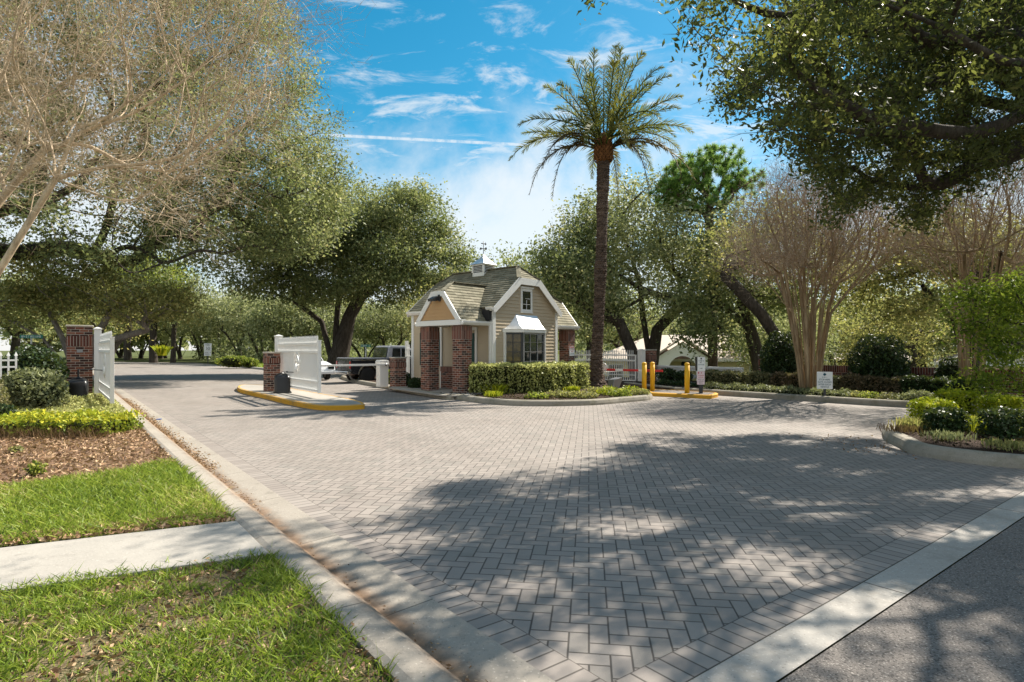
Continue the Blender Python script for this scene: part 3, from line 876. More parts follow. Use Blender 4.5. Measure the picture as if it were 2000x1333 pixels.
def grass():
    pA = [clipT(p, 1.12) for p in (kp(-160, 972), kp(-160, 1092), kp(0, 1069), kp(470, 1016), kp(340, 900), kp(180, 930), kp(0, 952))]
    Q = scatter(pA, 60000, .09); nz = vnoise(Q, 5)
    Q = Q[rng.random(len(Q)) < (.75 + .3 * nz).clip(.25, 1)]
    V = blades(Q, .055, .0075, .75); sh = (.62 + .2 * vnoise(Q, 3, 9) + rng.normal(size=len(Q)) * .18).clip(0, 1)
    pB = [clipT(p, 1.155) for p in (G(-320, 1200, .1), G(0, 1150, .1), G(530, 1078, .1), G(640, 1180, .1), G(720, 1236, .1), G(960, 1560, .1), G(-400, 1560, .1))]
    Q2 = scatter(pB, 62000, .09); nz = vnoise(Q2, 7, 4)
    Q2 = Q2[rng.random(len(Q2)) < (.42 + .6 * nz).clip(.05, 1)]
    V2 = blades(Q2, .045, .0062, .8); sh2 = (.48 + .2 * vnoise(Q2, 5, 2) + rng.normal(size=len(Q2)) * .2).clip(0, 1)
    pC = [clipT(p, 1.1) for p in (kp(-1500, 1030), kp(-1500, 1150), kp(-160, 1092), kp(-160, 972))]; pD = [(-14, 2.2), (-4.6, 2.6), (-4.2, .2), (-3.2, -3), (-14, -4)]
    Q3 = np.concatenate([scatter(pC, 16000, .09), scatter(pD, 22000, .09)]); V3 = blades(Q3, .06, .012, .8); sh3 = (.55 + rng.normal(size=len(Q3)) * .2).clip(0, 1)
    o = quads_mesh('grass', np.concatenate([V, V2, V3]), 'grass', np.concatenate([sh, sh2, sh3]), None, 5); tag(o, kind='stuff')
    # dead leaves on the lawn, in the gutter and on the mulch
    L = []
    Qd = scatter(pB, 11000, .105); Qd = Qd[rng.random(len(Qd)) < (.55 - .7 * vnoise(Qd, 7, 4)).clip(.05, 1)]
    L.append(leaf_cards(Qd + rng.normal(size=Qd.shape) * [0, 0, .006], .030, .45, .9))
    Qe = scatter([clipT(p) for p in (kp(0, 1052), kp(0, 1072), kp(470, 1020), kp(440, 1004))], 2600, .125); L.append(leaf_cards(Qe, .04, .45, .9))
    s = rng.uniform(1, 17, 2600) ** 1.0; t = 1.43 + rng.normal(size=2600) * .05
    Qg = np.array([tuple(ST(a, b, .016 + .01 * random.random())) for a, b in zip(s, t)]); keep = (np.sin(s * 1.1) * .5 + np.sin(s * 3.3 + 1) * .4 + (s > 7) * .9 + rng.random(2600) * 2) > 1.3
    L.append(leaf_cards(Qg[keep], .018, .45, .9))
    s = rng.uniform(8, 21, 4200); t = 1.42 + rng.normal(size=4200) * .085
    L.append(leaf_cards(np.array([tuple(ST(a, b, .03)) for a, b in zip(s, t)]), .028, .45, .9))
    pm = [clipT(p, 1.12) for p in (kp(-250, 975), kp(0, 952), kp(180, 930), kp(350, 905), kp(300, 850), kp(280, 835), kp(-250, 850))]
    Qm = scatter(pm, 26000, .1); Qm[:, 2] += rng.random(len(Qm)) * .035
    L.append(leaf_cards(Qm, .042, .42, .75))
    pm2 = [(p[0], p[1]) for p in mul[5:]]
    Qn = scatter([kp(-200, 850), kp(280, 850), kp(230, 800), kp(-200, 800)], 6000, .1); L.append(leaf_cards(Qn, .05, .42, .75))
    V = np.concatenate(L); o = quads_mesh('leaf_litter', V, 'leaf_dead', rng.random(len(V)).clip(0, 1)); tag(o, kind='stuff')
    def inner(Q, line, m=.22):
        L_ = np.array([(p.x, p.y) for p in line]); d = np.min(np.linalg.norm(Q[:, None, :2] - L_[None], axis=2), axis=1); return Q[d > m]
    # dark chips in the island beds
    L = []
    Qi = scatter([(p.x, p.y) for p in rq], 26000, .165); Qi[:, 2] += rng.random(len(Qi)) * .04; Qi = inner(Qi, rq); L.append(leaf_cards(Qi[Qi[:, 0] < 11], .055, .35, .75))
    Qk = scatter([(p.x, p.y) for p in kq], 22000, .13); Qk[:, 2] += rng.random(len(Qk)) * .03
    Qk = Qk[(Qk[:, 1] < 18.6)]; Qk = inner(Qk, kq); L.append(leaf_cards(Qk, .07, .35, .7))
    V = np.concatenate(L); o = quads_mesh('bark_chips', V, 'leaf_darklitter', (rng.random(len(V)) ** 1.4)); tag(o, kind='stuff')
    # fallen leaves scattered beside the right island kerb
    n = 420; a = rng.random(n); ex = np.array([[6.0, 8.4], [6.5, 7.2], [8.5, 6.2]])
    Qr = np.stack([5.75 + a * 3 + rng.normal(size=n) * .12, 8.9 - a * 2.55 + rng.normal(size=n) * .25 - .15, np.full(n, .012)], 1)
    Qr2 = np.stack([5.4 + rng.normal(size=160) * .35, 9.3 + rng.normal(size=160) * .6, np.full(160, .012)], 1)
    V = leaf_cards(np.concatenate([Qr, Qr2]), .03, .45, .9); o = quads_mesh('fallen_leaves', V, 'leaf_dead', rng.random(len(V)) * .7); tag(o, kind='stuff')
    # verge grass beyond the gate
    Q = scatter([tuple(ST(s, t).xy) for s, t in ((38, 12.3), (60, 12.3), (63, 15), (63, 22), (38, 22))], 26000, .1)
    V = blades(Q, .12, .05, .6); o = quads_mesh('verge_grass', V, 'grass', (rng.random(len(V)) * .5 + .4), None, 5); tag(o, kind='stuff')
    Q = scatter([(11.7, 14.15), (13.4, 13.3), (17, 12.0), (20, 10.8), (21, 12), (14, 15.2), (12.4, 15.0)], 16000, .13)
    V = blades(Q, .09, .02, .6); o = quads_mesh('garden_grass', V, 'grass', (rng.random(len(V)) * .4 + .6), None, 5); tag(o, kind='stuff')
grass()

# ================================================================== THE GATEHOUSE
EX, EY = (.656, .755), (-.755, .656)
def build_gatehouse():
    A = Vector((-.62, 19.15, .1))
    g = empty('gatehouse', A, math.atan2(.755, .656), 'small tan gatehouse with grey-green shingled gables, brick porch pillars and a louvred cupola', 'gatehouse')
    Z = -.1                                   # heights below are above the road
    W, D = 3.47, 4.1                          # front width, depth
    xe0, xe1, k = -.1, W + .1, .85
    ze = 2.88 + Z; xm = W / 2; zr = ze + (xm - xe0) * k; zj = 3.95 + Z
    xj = xe0 + (zj - ze) / k
    # ---- clapboard walls: front (y=0), left (x=0), right, back
    mb = MB()
    core = [(0, 0), (W, 0), (W, ze), (W - (xj + .1), zj - .02), (xj + .1, zj - .02), (0, ze)]
    mb.prism([(x if x < xm else x, z) for x, z in core], .012, D - .012)
    front = [(0, 0, 0), (W, 0, 0), (W, 0, ze), (W - xj - .02, 0, zj - .02), (xj + .02, 0, zj - .02), (0, 0, ze)]
    lapped(mb, front, .118, .022, 0, (0, -1, 0))
    lapped(mb, [(x, D, z) for x, _, z in front], .115, .016, 0, (0, 1, 0))
    lapped(mb, [(0, 0, 0), (0, D, 0), (0, D, ze), (0, 0, ze)], .115, .016, 0, (-1, 0, 0))
    lapped(mb, [(W, 0, 0), (W, D, 0), (W, D, ze), (W, 0, ze)], .115, .016, 0, (1, 0, 0))
    wall = mb.build('wall', 'siding', g)
    # corner boards and skirting
    for x, y in ((0, 0), (W, 0), (0, D), (W, D)):
        mb = MB(); sx = 1 if x == 0 else -1; sy = 1 if y == 0 else -1
        mb.box(min(x - sx * .03, x + sx * .10), max(x - sx * .03, x + sx * .10), min(y - sy * .031, y - sy * .006), max(y - sy * .031, y - sy * .006), 0, ze - .02)
        mb.box(min(x - sx * .032, x - sx * .006), max(x - sx * .032, x - sx * .006), min(y - sy * .006, y + sy * .10), max(y - sy * .006, y + sy * .10), 0, ze - .02)
        mb.build('corner_board', 'white', g, .004)
    # ---- main roof
    yo0, yo1, hy = -.14, D + .14, .55
    mb = MB()
    L = [(xe0, yo0, ze), (xj, yo0, zj), (xm, yo0 + hy, zr), (xm, yo1 - hy, zr), (xj, yo1, zj), (xe0, yo1, ze)]
    Rr = [(W - x, y, z) for x, y, z in L]
    lapped(mb, L, .13, .018, 0, (-.6, 0, .8)); lapped(mb, Rr, .13, .018, 0, (.6, 0, .8))
    for y, yy, s_ in ((yo0, yo0 + hy, -1), (yo1, yo1 - hy, 1)):
        lapped(mb, [(xj, y, zj), (W - xj, y, zj), (xm, yy, zr)], .13, .018, 0, (0, s_ * .6, .8))
    # solid body under the shingles
    body = [(x, y, z - .0) for x, y, z in L] + [(W - x, y, z) for x, y, z in (L[4], L[5], L[0], L[1])]
    lo = [(xe0, yo0, ze - .1), (xe0, yo1, ze - .1), (W - xe0, yo1, ze - .1), (W - xe0, yo0, ze - .1)]
    mb.add([(x, y, z - .11) for x, y, z in L + Rr], [(0, 1, 2, 3, 4, 5), (6, 11, 10, 9, 8, 7), (1, 7, 8, 2), (3, 9, 10, 4)])
    for kx in (.0,):
        mb.beam((xm, yo0 + hy - .02, zr + .012), (xm, yo1 - hy + .02, zr + .012), .2, .03)
    for x, y in ((xj, yo0), (W - xj, yo0), (xj, yo1), (W - xj, yo1)):
        yy = yo0 + hy if y < 1 else yo1 - hy
        mb.beam((x, y, zj + .01), (xm, yy, zr + .018), .16, .025)
    roof = mb.build('roof', 'shingle', g)
    # ---- rake boards and eaves
    mb = MB()
    def rake(y0, y1):
        w = .225
        o = [(xe0 - .03, ze - .17), (xe0 - .03, ze + .0), (xj - .015, zj + .0), (W - xj + .015, zj + .0), (W + .13, ze + .0), (W + .13, ze - .17)]
        sl = w * math.sqrt(1 + k * k)
        xi0 = xe0 + .07; zi = ze - .17
        inn = [(xi0, ze - .17), (xj + (sl - w) / k * .0 + .09, zj - w), (W - xj - .09, zj - w), (W - xi0, ze - .17)]
        pts = [o[0], o[1], o[2], o[3], o[4], o[5], inn[3], inn[2], inn[1], inn[0]]
        mb.prism(pts, y0, y1)
    rake(D + .14, D + .165); mb.build('rake_board', 'white', g, .004); mb = MB(); rake(-.165, -.14); mb.build('rake_board', 'white', g, .004); mb = MB()
    # soffit return under the front rake
    for x0, x1, z0, z1 in ((xe0, xj, ze, zj), (W - xj, W - xe0, zj, ze)):
        for y0, y1 in ((-.14, .0), (D, D + .14)):
            mb.add([(x0, y0, z0 - .112), (x1, y0, z1 - .112), (x1, y1, z1 - .112), (x0, y1, z0 - .112)], [(0, 1, 2, 3)])
    for y0, y1 in ((-.14, .0), (D, D + .14)): mb.add([(xj, y0, zj - .115), (W - xj, y0, zj - .115), (W - xj, y1, zj - .115), (xj, y1, zj - .115)], [(0, 1, 2, 3)])
    mb.build('soffit', 'white', g)
    mb = MB()
    for sx in (0, 1):
        for y0, y1 in ((-.13, .16), (2.28, D + .13)):
            pr = [(-.01, ze - .12), (-.13, ze - .12), (-.20, ze - .05), (-.21, ze + .0), (-.19, ze + .0), (-.12, ze - .07), (-.10, ze - .02), (-.01, ze - .02)]
            if sx: pr = [(W - x, z) for x, z in pr]
            mb = MB(); mb.prism(pr, y0, y1); mb.build('gutter', 'white', g, .003)
    # ---- a porch on each side
    def porch(sgn, x_wall, depth):
        X = lambda x: x_wall + sgn * x
        y0, y1 = .2, 2.2; ym = 1.2; zb = 2.27 + Z; zt = 2.47 + Z; kk = 1.26
        zpj = 3.38 + Z; yj = y0 + (zpj - zt) / kk; zpr = zt + (ym - y0) * kk
        ins = 1.35                         # how far the roof runs into the main roof
        mb = MB()
        s1 = [(X(depth + .06), y0 - .06, zt - .075), (X(depth + .06), yj, zpj), (X(depth - .6), ym, zpr), (X(-ins), ym, zpr), (X(-.35), (y0 - .06) + .35, zt - .075 + .35 * kk), (X(0.02), y0 - .06, zt - .075)]
        s1 = [(X(depth + .06), y0 - .06, zt - .075), (X(depth + .06), yj, zpj), (X(depth - .6), ym, zpr), (X(-ins), ym, zpr), (X(-ins), y0 + .55, zt + .55 * kk), (X(.0), y0 - .06, zt - .075)]
        s1 = [(x, y, zt + (y - y0) * kk) for x, y, z in s1]
        s2 = [(x, 2 * ym - y, z) for x, y, z in s1]
        lapped(mb, s1, .125, .016, 0, (0, -.8, .6)); lapped(mb, s2, .125, .016, 0, (0, .8, .6))
        lapped(mb, [(X(depth + .06), yj, zpj), (X(depth + .06), 2 * ym - yj, zpj), (X(depth - .6), ym, zpr)], .125, .016, 0, (sgn * .5, 0, .8))
        for ss in (s1, s2): mb.add([(x, y, z - .05) for x, y, z in ss], [list(range(6))])
        mb.beam((X(depth - .62), ym, zpr + .01), (X(-ins), ym, zpr + .01), .2, .03)
        for yy in (yj, 2 * ym - yj): mb.beam((X(depth + .06), yy, zpj + .01), (X(depth - .6), ym, zpr + .016), .14, .022)
        mb.build('porch_roof', 'shingle', g)
        # gable board
        mb = MB()
        gp = [(X(depth), y0 + .04, zt - .02), (X(depth), 2 * ym - y0 - .04, zt - .02), (X(depth), 2 * ym - yj - .04, zpj - .02), (X(depth), yj + .04, zpj - .02)]
        lapped(mb, gp, .115, .014, 0, (sgn, 0, 0))
        mb.add([(X(depth - .03), y, z) for _, y, z in gp], [(0, 1, 2, 3)])
        mb.build('gable_siding', 'siding_ochre', g)
        mb = MB()
        a, b = X(depth + .02), X(depth + .065); a, b = min(a, b), max(a, b); w = .17
        tri = [(y0 - .06, zt - .03), (yj - .01, zpj + .01), (2 * ym - yj + .01, zpj + .01), (2 * ym - y0 + .06, zt - .03), (2 * ym - y0 - .15, zt - .03), (2 * ym - yj - .07, zpj - w), (yj + .07, zpj - w), (y0 + .15, zt - .03)]
        mb.prism(tri, a, b, 0, 'x')
        mb.build('gable_trim', 'white', g, .004)
        mb = MB()
        c0, c1 = X(depth - .19), X(depth + .06); c0, c1 = min(c0, c1), max(c0, c1)
        mb.box(c0, c1, y0 - .06, 2 * ym - y0 + .06, zb, zt - .032)
        l0, l1 = X(0.02), X(depth - .195); l0, l1 = min(l0, l1), max(l0, l1)
        for ya, yb in ((y0 - .04, y0 + .12), (2 * ym - y0 - .12, 2 * ym - y0 + .04)): mb.box(l0, l1, ya, yb, zb + .01, zt - .04)
        mb.box(l0, l1, y0 + .125, 2 * ym - y0 - .125, zb + .09, zb + .11)
        mb.build('beam', 'white', g, .005)
        mb = MB()
        for sg, yb in ((-1, y0 - .045), (1, 2 * ym - y0 + .045)):
            pr = [(yb, zt - .19), (yb + sg * .09, zt - .19), (yb + sg * .135, zt - .12), (yb + sg * .14, zt - .065), (yb + sg * .125, zt - .065), (yb + sg * .08, zt - .10), (yb, zt - .06)]
            q0, q1 = X(.02), X(depth + .02); mb = MB(); mb.prism(pr, min(q0, q1), max(q0, q1), 0, 'x'); mb.build('gutter', 'white', g, .003)
        # brick pillars
        for yp in (.42, 1.97):
            mb = MB(); h = .215; xc = X(depth - .3)
            mb.box(xc - h, xc + h, yp - h, yp + h, -.1, 1.72, 0)
            mb.box(xc - h - .012, xc + h + .012, yp - h - .012, yp + h + .012, 1.725, 2.14, 1)
            mb.box(xc - h + .012, xc + h - .012, yp - h + .012, yp + h - .012, 2.14, zb - .003, 0)
            mb.build('brick_pillar', ['brick', 'brick_soldier'], g)
        return X
    porch(-1, 0, 1.3)
    porch(1, W, 1.55)
    # ---- brick wainscot along the porch wall, door and window behind the pillars
    mb = MB(); mb.box(-.12, -.018, 1.35, 2.4, -.1, .62, 0); mb.box(-.135, -.018, 1.34, 2.41, .625, .80, 1)
    mb.build('wainscot', ['brick', 'brick_soldier'], g)
    mb = MB(); mb.box(-.05, -.02, .79, 1.28, 0, 1.95)
    door = mb.build('door', 'green_shutter', g, .004)
    mb = MB(); mb.box(-.062, -.018, .70, .785, 0, 2.05); mb.box(-.062, -.018, 1.285, 1.35, 0, 2.05); mb.box(-.06, -.016, .70, 1.35, 2.055, 2.15)
    mb.build('door_frame', 'white', door, .003)
    mb = MB(); mb.tube([(-.05, .86, .93), (-.10, .86, .93)], .02, 8); mb.lathe([(.0, -.03), (.03, -.015), (.03, .015), (0, .03)], 10, (-.11, .86, .93)); mb.build('door_handle', 'zinc', door)
    mb = MB(); mb.box(-.07, -.02, 2.42, 2.5, 0, 2.62); mb.build('post_trim', 'white', g, .004)
    win = MB(); win.box(-.05, -.018, 2.72, 3.12, .9, 1.95); w2 = win.build('window', 'glass', g)
    mb = MB()
    for ya, yb in ((2.66, 2.718), (3.122, 3.18)): mb.box(-.058, -.016, ya, yb, .85, 2.0)
    mb.box(-.057, -.015, 2.66, 3.18, 2.002, 2.06); mb.box(-.075, -.015, 2.64, 3.2, .78, .848); mb.build('window_frame', 'white', w2, .003)
    for ya, yb in ((2.52, 2.655), (3.19, 3.62)):
        mb = MB(); mb.box(-.052, -.018, ya, yb, .82, 2.0)
        zz = .87
        while zz < 1.95: mb.box(-.064, -.05, ya + .03, yb - .03, zz, zz + .03); zz += .05
        mb.build('shutter', 'green_shutter', g)
    # flood lamp in the porch gable
    lm = MB(); lm.prism([(-1.34, 2.98), (-1.40, 3.12), (-1.62, 3.02), (-1.60, 2.94)], 1.12, 1.38); lm.prism([(-1.32, 2.95), (-1.345, 3.16), (-1.40, 3.16), (-1.38, 2.95)], 1.06, 1.14)
    lp = lm.build('porch_lamp', 'dark_metal', g, .006)
    mb = MB(); mb.add([(-1.395, 1.13, 3.115), (-1.395, 1.37, 3.115), (-1.615, 1.37, 3.012), (-1.615, 1.13, 3.012)], [(0, 1, 2, 3)]); mb.add([(-1.395, 1.13, 3.12), (-1.395, 1.37, 3.12), (-1.615, 1.37, 3.017), (-1.615, 1.13, 3.017)], [(0, 1, 2, 3)]); mb.build('lens', 'white', lp)
    # flashing between porch and front gable
    mb = MB(); mb.box(-.16, -.02, .03, .35, 2.35, 2.72); mb.build('flashing', 'copper_black', g)
    # downpipes
    for xx, yy in ((-.075, .06), (W + .06, .16)):
        mb = MB(); mb.box(xx - .04, xx + .04, yy - .035, yy + .035, .1, 2.3)
        mb.beam((xx, yy, .12), (xx - .12 if xx < 1 else xx + .12, yy, .03), .07, .07); mb.build('downpipe', 'white', g, .008)
    # ---- bay window on the front
    bay = [(.50, 0), (.976, -.45), (2.16, -.45), (2.70, 0)]
    zb0, zb1 = .45 - .1, 2.07 - .1
    mb = MB()
    mb.prism([(.50, -.0), (.976, -.45), (2.16, -.45), (2.70, -.0)], -.1, zb0 - .06, 0, 'z')
    lapped(mb, [(.976, -.452, -.1), (2.16, -.452, -.1), (2.16, -.452, zb0 - .06), (.976, -.452, zb0 - .06)], .115, .012, 0, (0, -1, 0))
    bb = mb.build('bay_window', 'siding', g)
    mb = MB()
    mb.prism([(.45, 0), (.95, -.49), (2.185, -.49), (2.75, 0)], zb0 - .06, zb0, 0, 'z')
    mb.build('bay_sill', 'white', bb, .005)
    mb = MB()
    mb.prism([(.44, -.02), (.95, -.51), (2.19, -.51), (2.78, -.02)], zb1, zb1 + .115, 0, 'z')
    for (x, y) in ((.52, -.03), (2.68, -.03)): mb.box(x - .045, x + .045, y - .05, y + .01, zb0, zb1)
    mb.build('bay_fascia', 'white', bb, .004)
    def pane(a, b, nx, nz, gm, fm, inset=.03):
        a = Vector((*a, 0)); b = Vector((*b, 0)); d = (b - a); Lh = d.length; d.normalize(); n = Vector((d.y, -d.x, 0))
        gl = MB(); p0, p1 = a - n * .02, b - n * .02
        gl.add([(*p0.xy, zb0 + .002), (*p1.xy, zb0 + .002), (*p1.xy, zb1 - .002), (*p0.xy, zb1 - .002)], [(0, 1, 2, 3)])
        o = gl.build('pane', gm, bb)
        mb = MB(); up = Vector((0, 0, 1))
        for t in (0, 1):
            c = a + d * (.03 if t == 0 else Lh - .03); mb.box(-.03, .03, -.03, .03, zb0 + .001, zb1 - .001, 0, Matrix.Translation(c) @ Matrix.Rotation(math.atan2(d.y, d.x), 4, 'Z'))
        for z in (zb0 + .03, zb1 - .03): mb.beam(a + d * .06 + up * z, b - d * .06 + up * z, .05, .055)
        for i in range(1, nx): c = a + d * (Lh * i / nx); mb.beam(c + up * (zb0 + .06), c + up * (zb1 - .06), .03, .022, 0, n)
        for j in range(1, nz): z = zb0 + (zb1 - zb0) * j / nz; mb.beam(a + d * .06 + up * z, b - d * .06 + up * z, .028, .018)
        mb.build('glazing_bar', fm, o)
    pane(bay[0], bay[1], 2, 5, 'glass_amber', 'dark_metal'); pane(bay[1], bay[2], 3, 5, 'glass', 'grey_metal'); pane(bay[2], bay[3], 2, 5, 'glass', 'white')
    # flared metal roof of the bay
    mb = MB(); rows = []
    zt0, zt1 = 2.70 - .1, 2.185 - .1
    for i in range(9):
        u = i / 8; fl = 1 - (1 - u) ** 1.0; z = zt0 + (zt1 - zt0) * (1 - (1 - u) ** 1.75); e = u
        a0, a1 = 1.13 + (.42 - 1.13) * e, 2.28 + (2.80 - 2.28) * e
        f0, f1 = 1.13 + (.94 - 1.13) * e, 2.28 + (2.21 - 2.28) * e; y = -.02 - .51 * e
        rows.append([(a0, -.015, z), (f0, y, z), (f1, y, z), (a1, -.015, z)])
    vs = [p for r in rows for p in r]; fs = []
    for i in range(8):
        for q in range(3): fs.append((i*4+q, i*4+q+1, (i+1)*4+q+1, (i+1)*4+q))
    fs.append((32, 33, 34, 35)); mb.add(vs, fs)
    mb.build('bay_roof', 'zinc', bb)
    # ---- small gable window
    mb = MB(); x0, x1, z0, z1 = 1.37, 1.99, 2.80 - .1, 3.62 - .1
    for a, b, c, d in ((x0, x0 + .085, z0, z1), (x1 - .085, x1, z0, z1), (x0 + .087, x1 - .087, z0, z0 + .09), (x0 + .087, x1 - .087, z1 - .10, z1)): mb.box(a, b, -.05, -.012, c, d)
    mb.box(x0 - .05, x1 + .05, -.08, -.012, z1 + .002, z1 + .06); mb.box(x0 - .02, x1 + .02, -.065, -.012, z0 - .035, z0 - .002)
    gw = mb.build('window_frame', 'white', g, .004)
    mb = MB(); mb.box(x0 + .085, x1 - .085, -.03, -.02, z0 + .09, z1 - .1); mb.build('pane', 'glass', gw)
    mb = MB(); xc = (x0 + x1) / 2; mb.box(xc - .009, xc + .009, -.042, -.031, z0 + .09, z0 + .42); mb.box(x0 + .12, x1 - .12, -.042, -.031, z0 + .26, z0 + .278); mb.box(x0 + .25, x1 - .12, -.042, -.031, z0 + .46, z0 + .475); mb.build('glazing_bar', 'white', gw)
    # ---- cupola with weather vane
    cy = 2.1; cx = xm
    mb = MB(); h = .29; mb.box(cx - h, cx + h, cy - h, cy + h, 3.8, 4.245)
    cup = mb.build('cupola', 'white', g, .006)
    mb = MB(); h2 = .275
    for sx in (-1, 1):
        for sy in (-1, 1): mb.box(cx + sx * h2 - .035, cx + sx * h2 + .035, cy + sy * h2 - .035, cy + sy * h2 + .035, 4.248, 4.50)
    mb.box(cx - h2 - .03, cx + h2 + .03, cy - h2 - .03, cy + h2 + .03, 4.503, 4.545)
    mb.build('louvre_frame', 'white', cup, .003)
    mb = MB(); mb.box(cx - .24, cx + .24, cy - .24, cy + .24, 4.249, 4.50, 1)
    for z in (4.275, 4.33, 4.385, 4.44):
        for s_ in (-1, 1):
            mb.prism([(cy + s_ * .23, z + .03), (cy + s_ * .285, z), (cy + s_ * .285, z + .012), (cy + s_ * .23, z + .042)], cx - .238, cx + .238, 0, 'x')
            mb.prism([(cx + s_ * .23, z + .03), (cx + s_ * .285, z), (cx + s_ * .285, z + .012), (cx + s_ * .23, z + .042)], cy - .238, cy + .238, 0, 'y')
    mb.build('louvre', ['white', 'black'], cup)
    mb = MB(); rows = []
    for i in range(8):
        u = i / 7; hh = .365 * (1 - u) ** 1.5 + .012; z = 4.548 + .43 * u; rows.append([(cx - hh, cy - hh, z), (cx + hh, cy - hh, z), (cx + hh, cy + hh, z), (cx - hh, cy + hh, z)])
    vs = [p for r in rows for p in r]; fs = [(3, 2, 1, 0), (28, 29, 30, 31)]
    for i in range(7):
        for q in range(4): fs.append((i*4+q, i*4+(q+1) % 4, (i+1)*4+(q+1) % 4, (i+1)*4+q))
    mb.add(vs, fs); mb.build('cupola_roof', 'zinc', cup)
    mb = MB(); mb.tube([(cx, cy, 4.96), (cx, cy, 5.44)], .012, 6)
    for a in (0, math.pi / 2):
        dx, dy = math.cos(a) * .14, math.sin(a) * .14; mb.tube([(cx - dx, cy - dy, 5.16), (cx + dx, cy + dy, 5.16)], .009, 5)
        for sg in (-1, 1): mb.box(cx + sg * dx - .022, cx + sg * dx + .022, cy + sg * dy - .022, cy + sg * dy + .022, 5.138, 5.182)
    mb.lathe([(0, -.035), (.03, 0), (0, .035)], 10, (cx, cy, 5.16)); mb.lathe([(0, -.03), (.024, 0), (0, .03)], 10, (cx, cy, 5.0))
    mb.prism([(cx - .12, 5.33), (cx + .10, 5.33), (cx + .10, 5.29), (cx + .17, 5.35), (cx + .10, 5.41), (cx + .10, 5.36), (cx - .12, 5.36)], cy - .005, cy + .005)
    mb.build('weather_vane', 'dark_metal', cup)
    # ---- warning notice on the far porch pillar
    return g
GH = build_gatehouse()
def gh(x, y, z):   # gatehouse frame -> world
    return Vector((-.62 + x * EX[0] + y * EY[0], 19.15 + x * EX[1] + y * EY[1], z + .1))
GROT = math.atan2(.755, .656)
def worn_line(parent, mat, x, z, w, h, y, stroke=.006):
    """a line of lettering too worn to read: short upright and level strokes"""
    rr = random.Random(int(z * 1000) + 5); mb = MB(); n = max(3, int(w / (h * .85))); cw = w / n
    for i in range(n):
        a = x - w / 2 + i * cw
        if rr.random() < .1: continue
        for q in (0, 1):
            if q == 0 or rr.random() < .6: xx = a + cw * (.12 + .5 * q); mb.box(xx, xx + stroke * .9, y, y + .0015, z - h / 2, z + h / 2)
        for q in (-.46, 0, .46):
            if rr.random() < .55: mb.box(a + cw * .12, a + cw * .7, y - .0004, y + .0012, z + q * h - stroke / 2.4, z + q * h + stroke / 2.4)
    mb.build('lettering', mat, parent, uv=False)
def warning_notice():
    p = gh(3.47 + 1.55 - .3, .42 - .215 - .022, 1.35)
    r = empty('warning_notice', p, GROT, 'white notice with red WARNING lettering on the far brick porch pillar', 'sign')
    mb = MB(); mb.box(-.16, .16, -.006, .006, -.2, .16); mb.build('panel', 'sign_white', r)
    rt = (R(90), 0, 0)
    text('lettering', 'WARNING', .072, 'ink_red', r, (0, -.009, .115), rt, sx=.9)
    worn_line(r, 'ink_red', 0, .035, .26, .034, -.008); worn_line(r, 'ink_red', 0, -.035, .14, .03, -.008); worn_line(r, 'ink_blue', 0, -.12, .27, .02, -.008)
warning_notice()

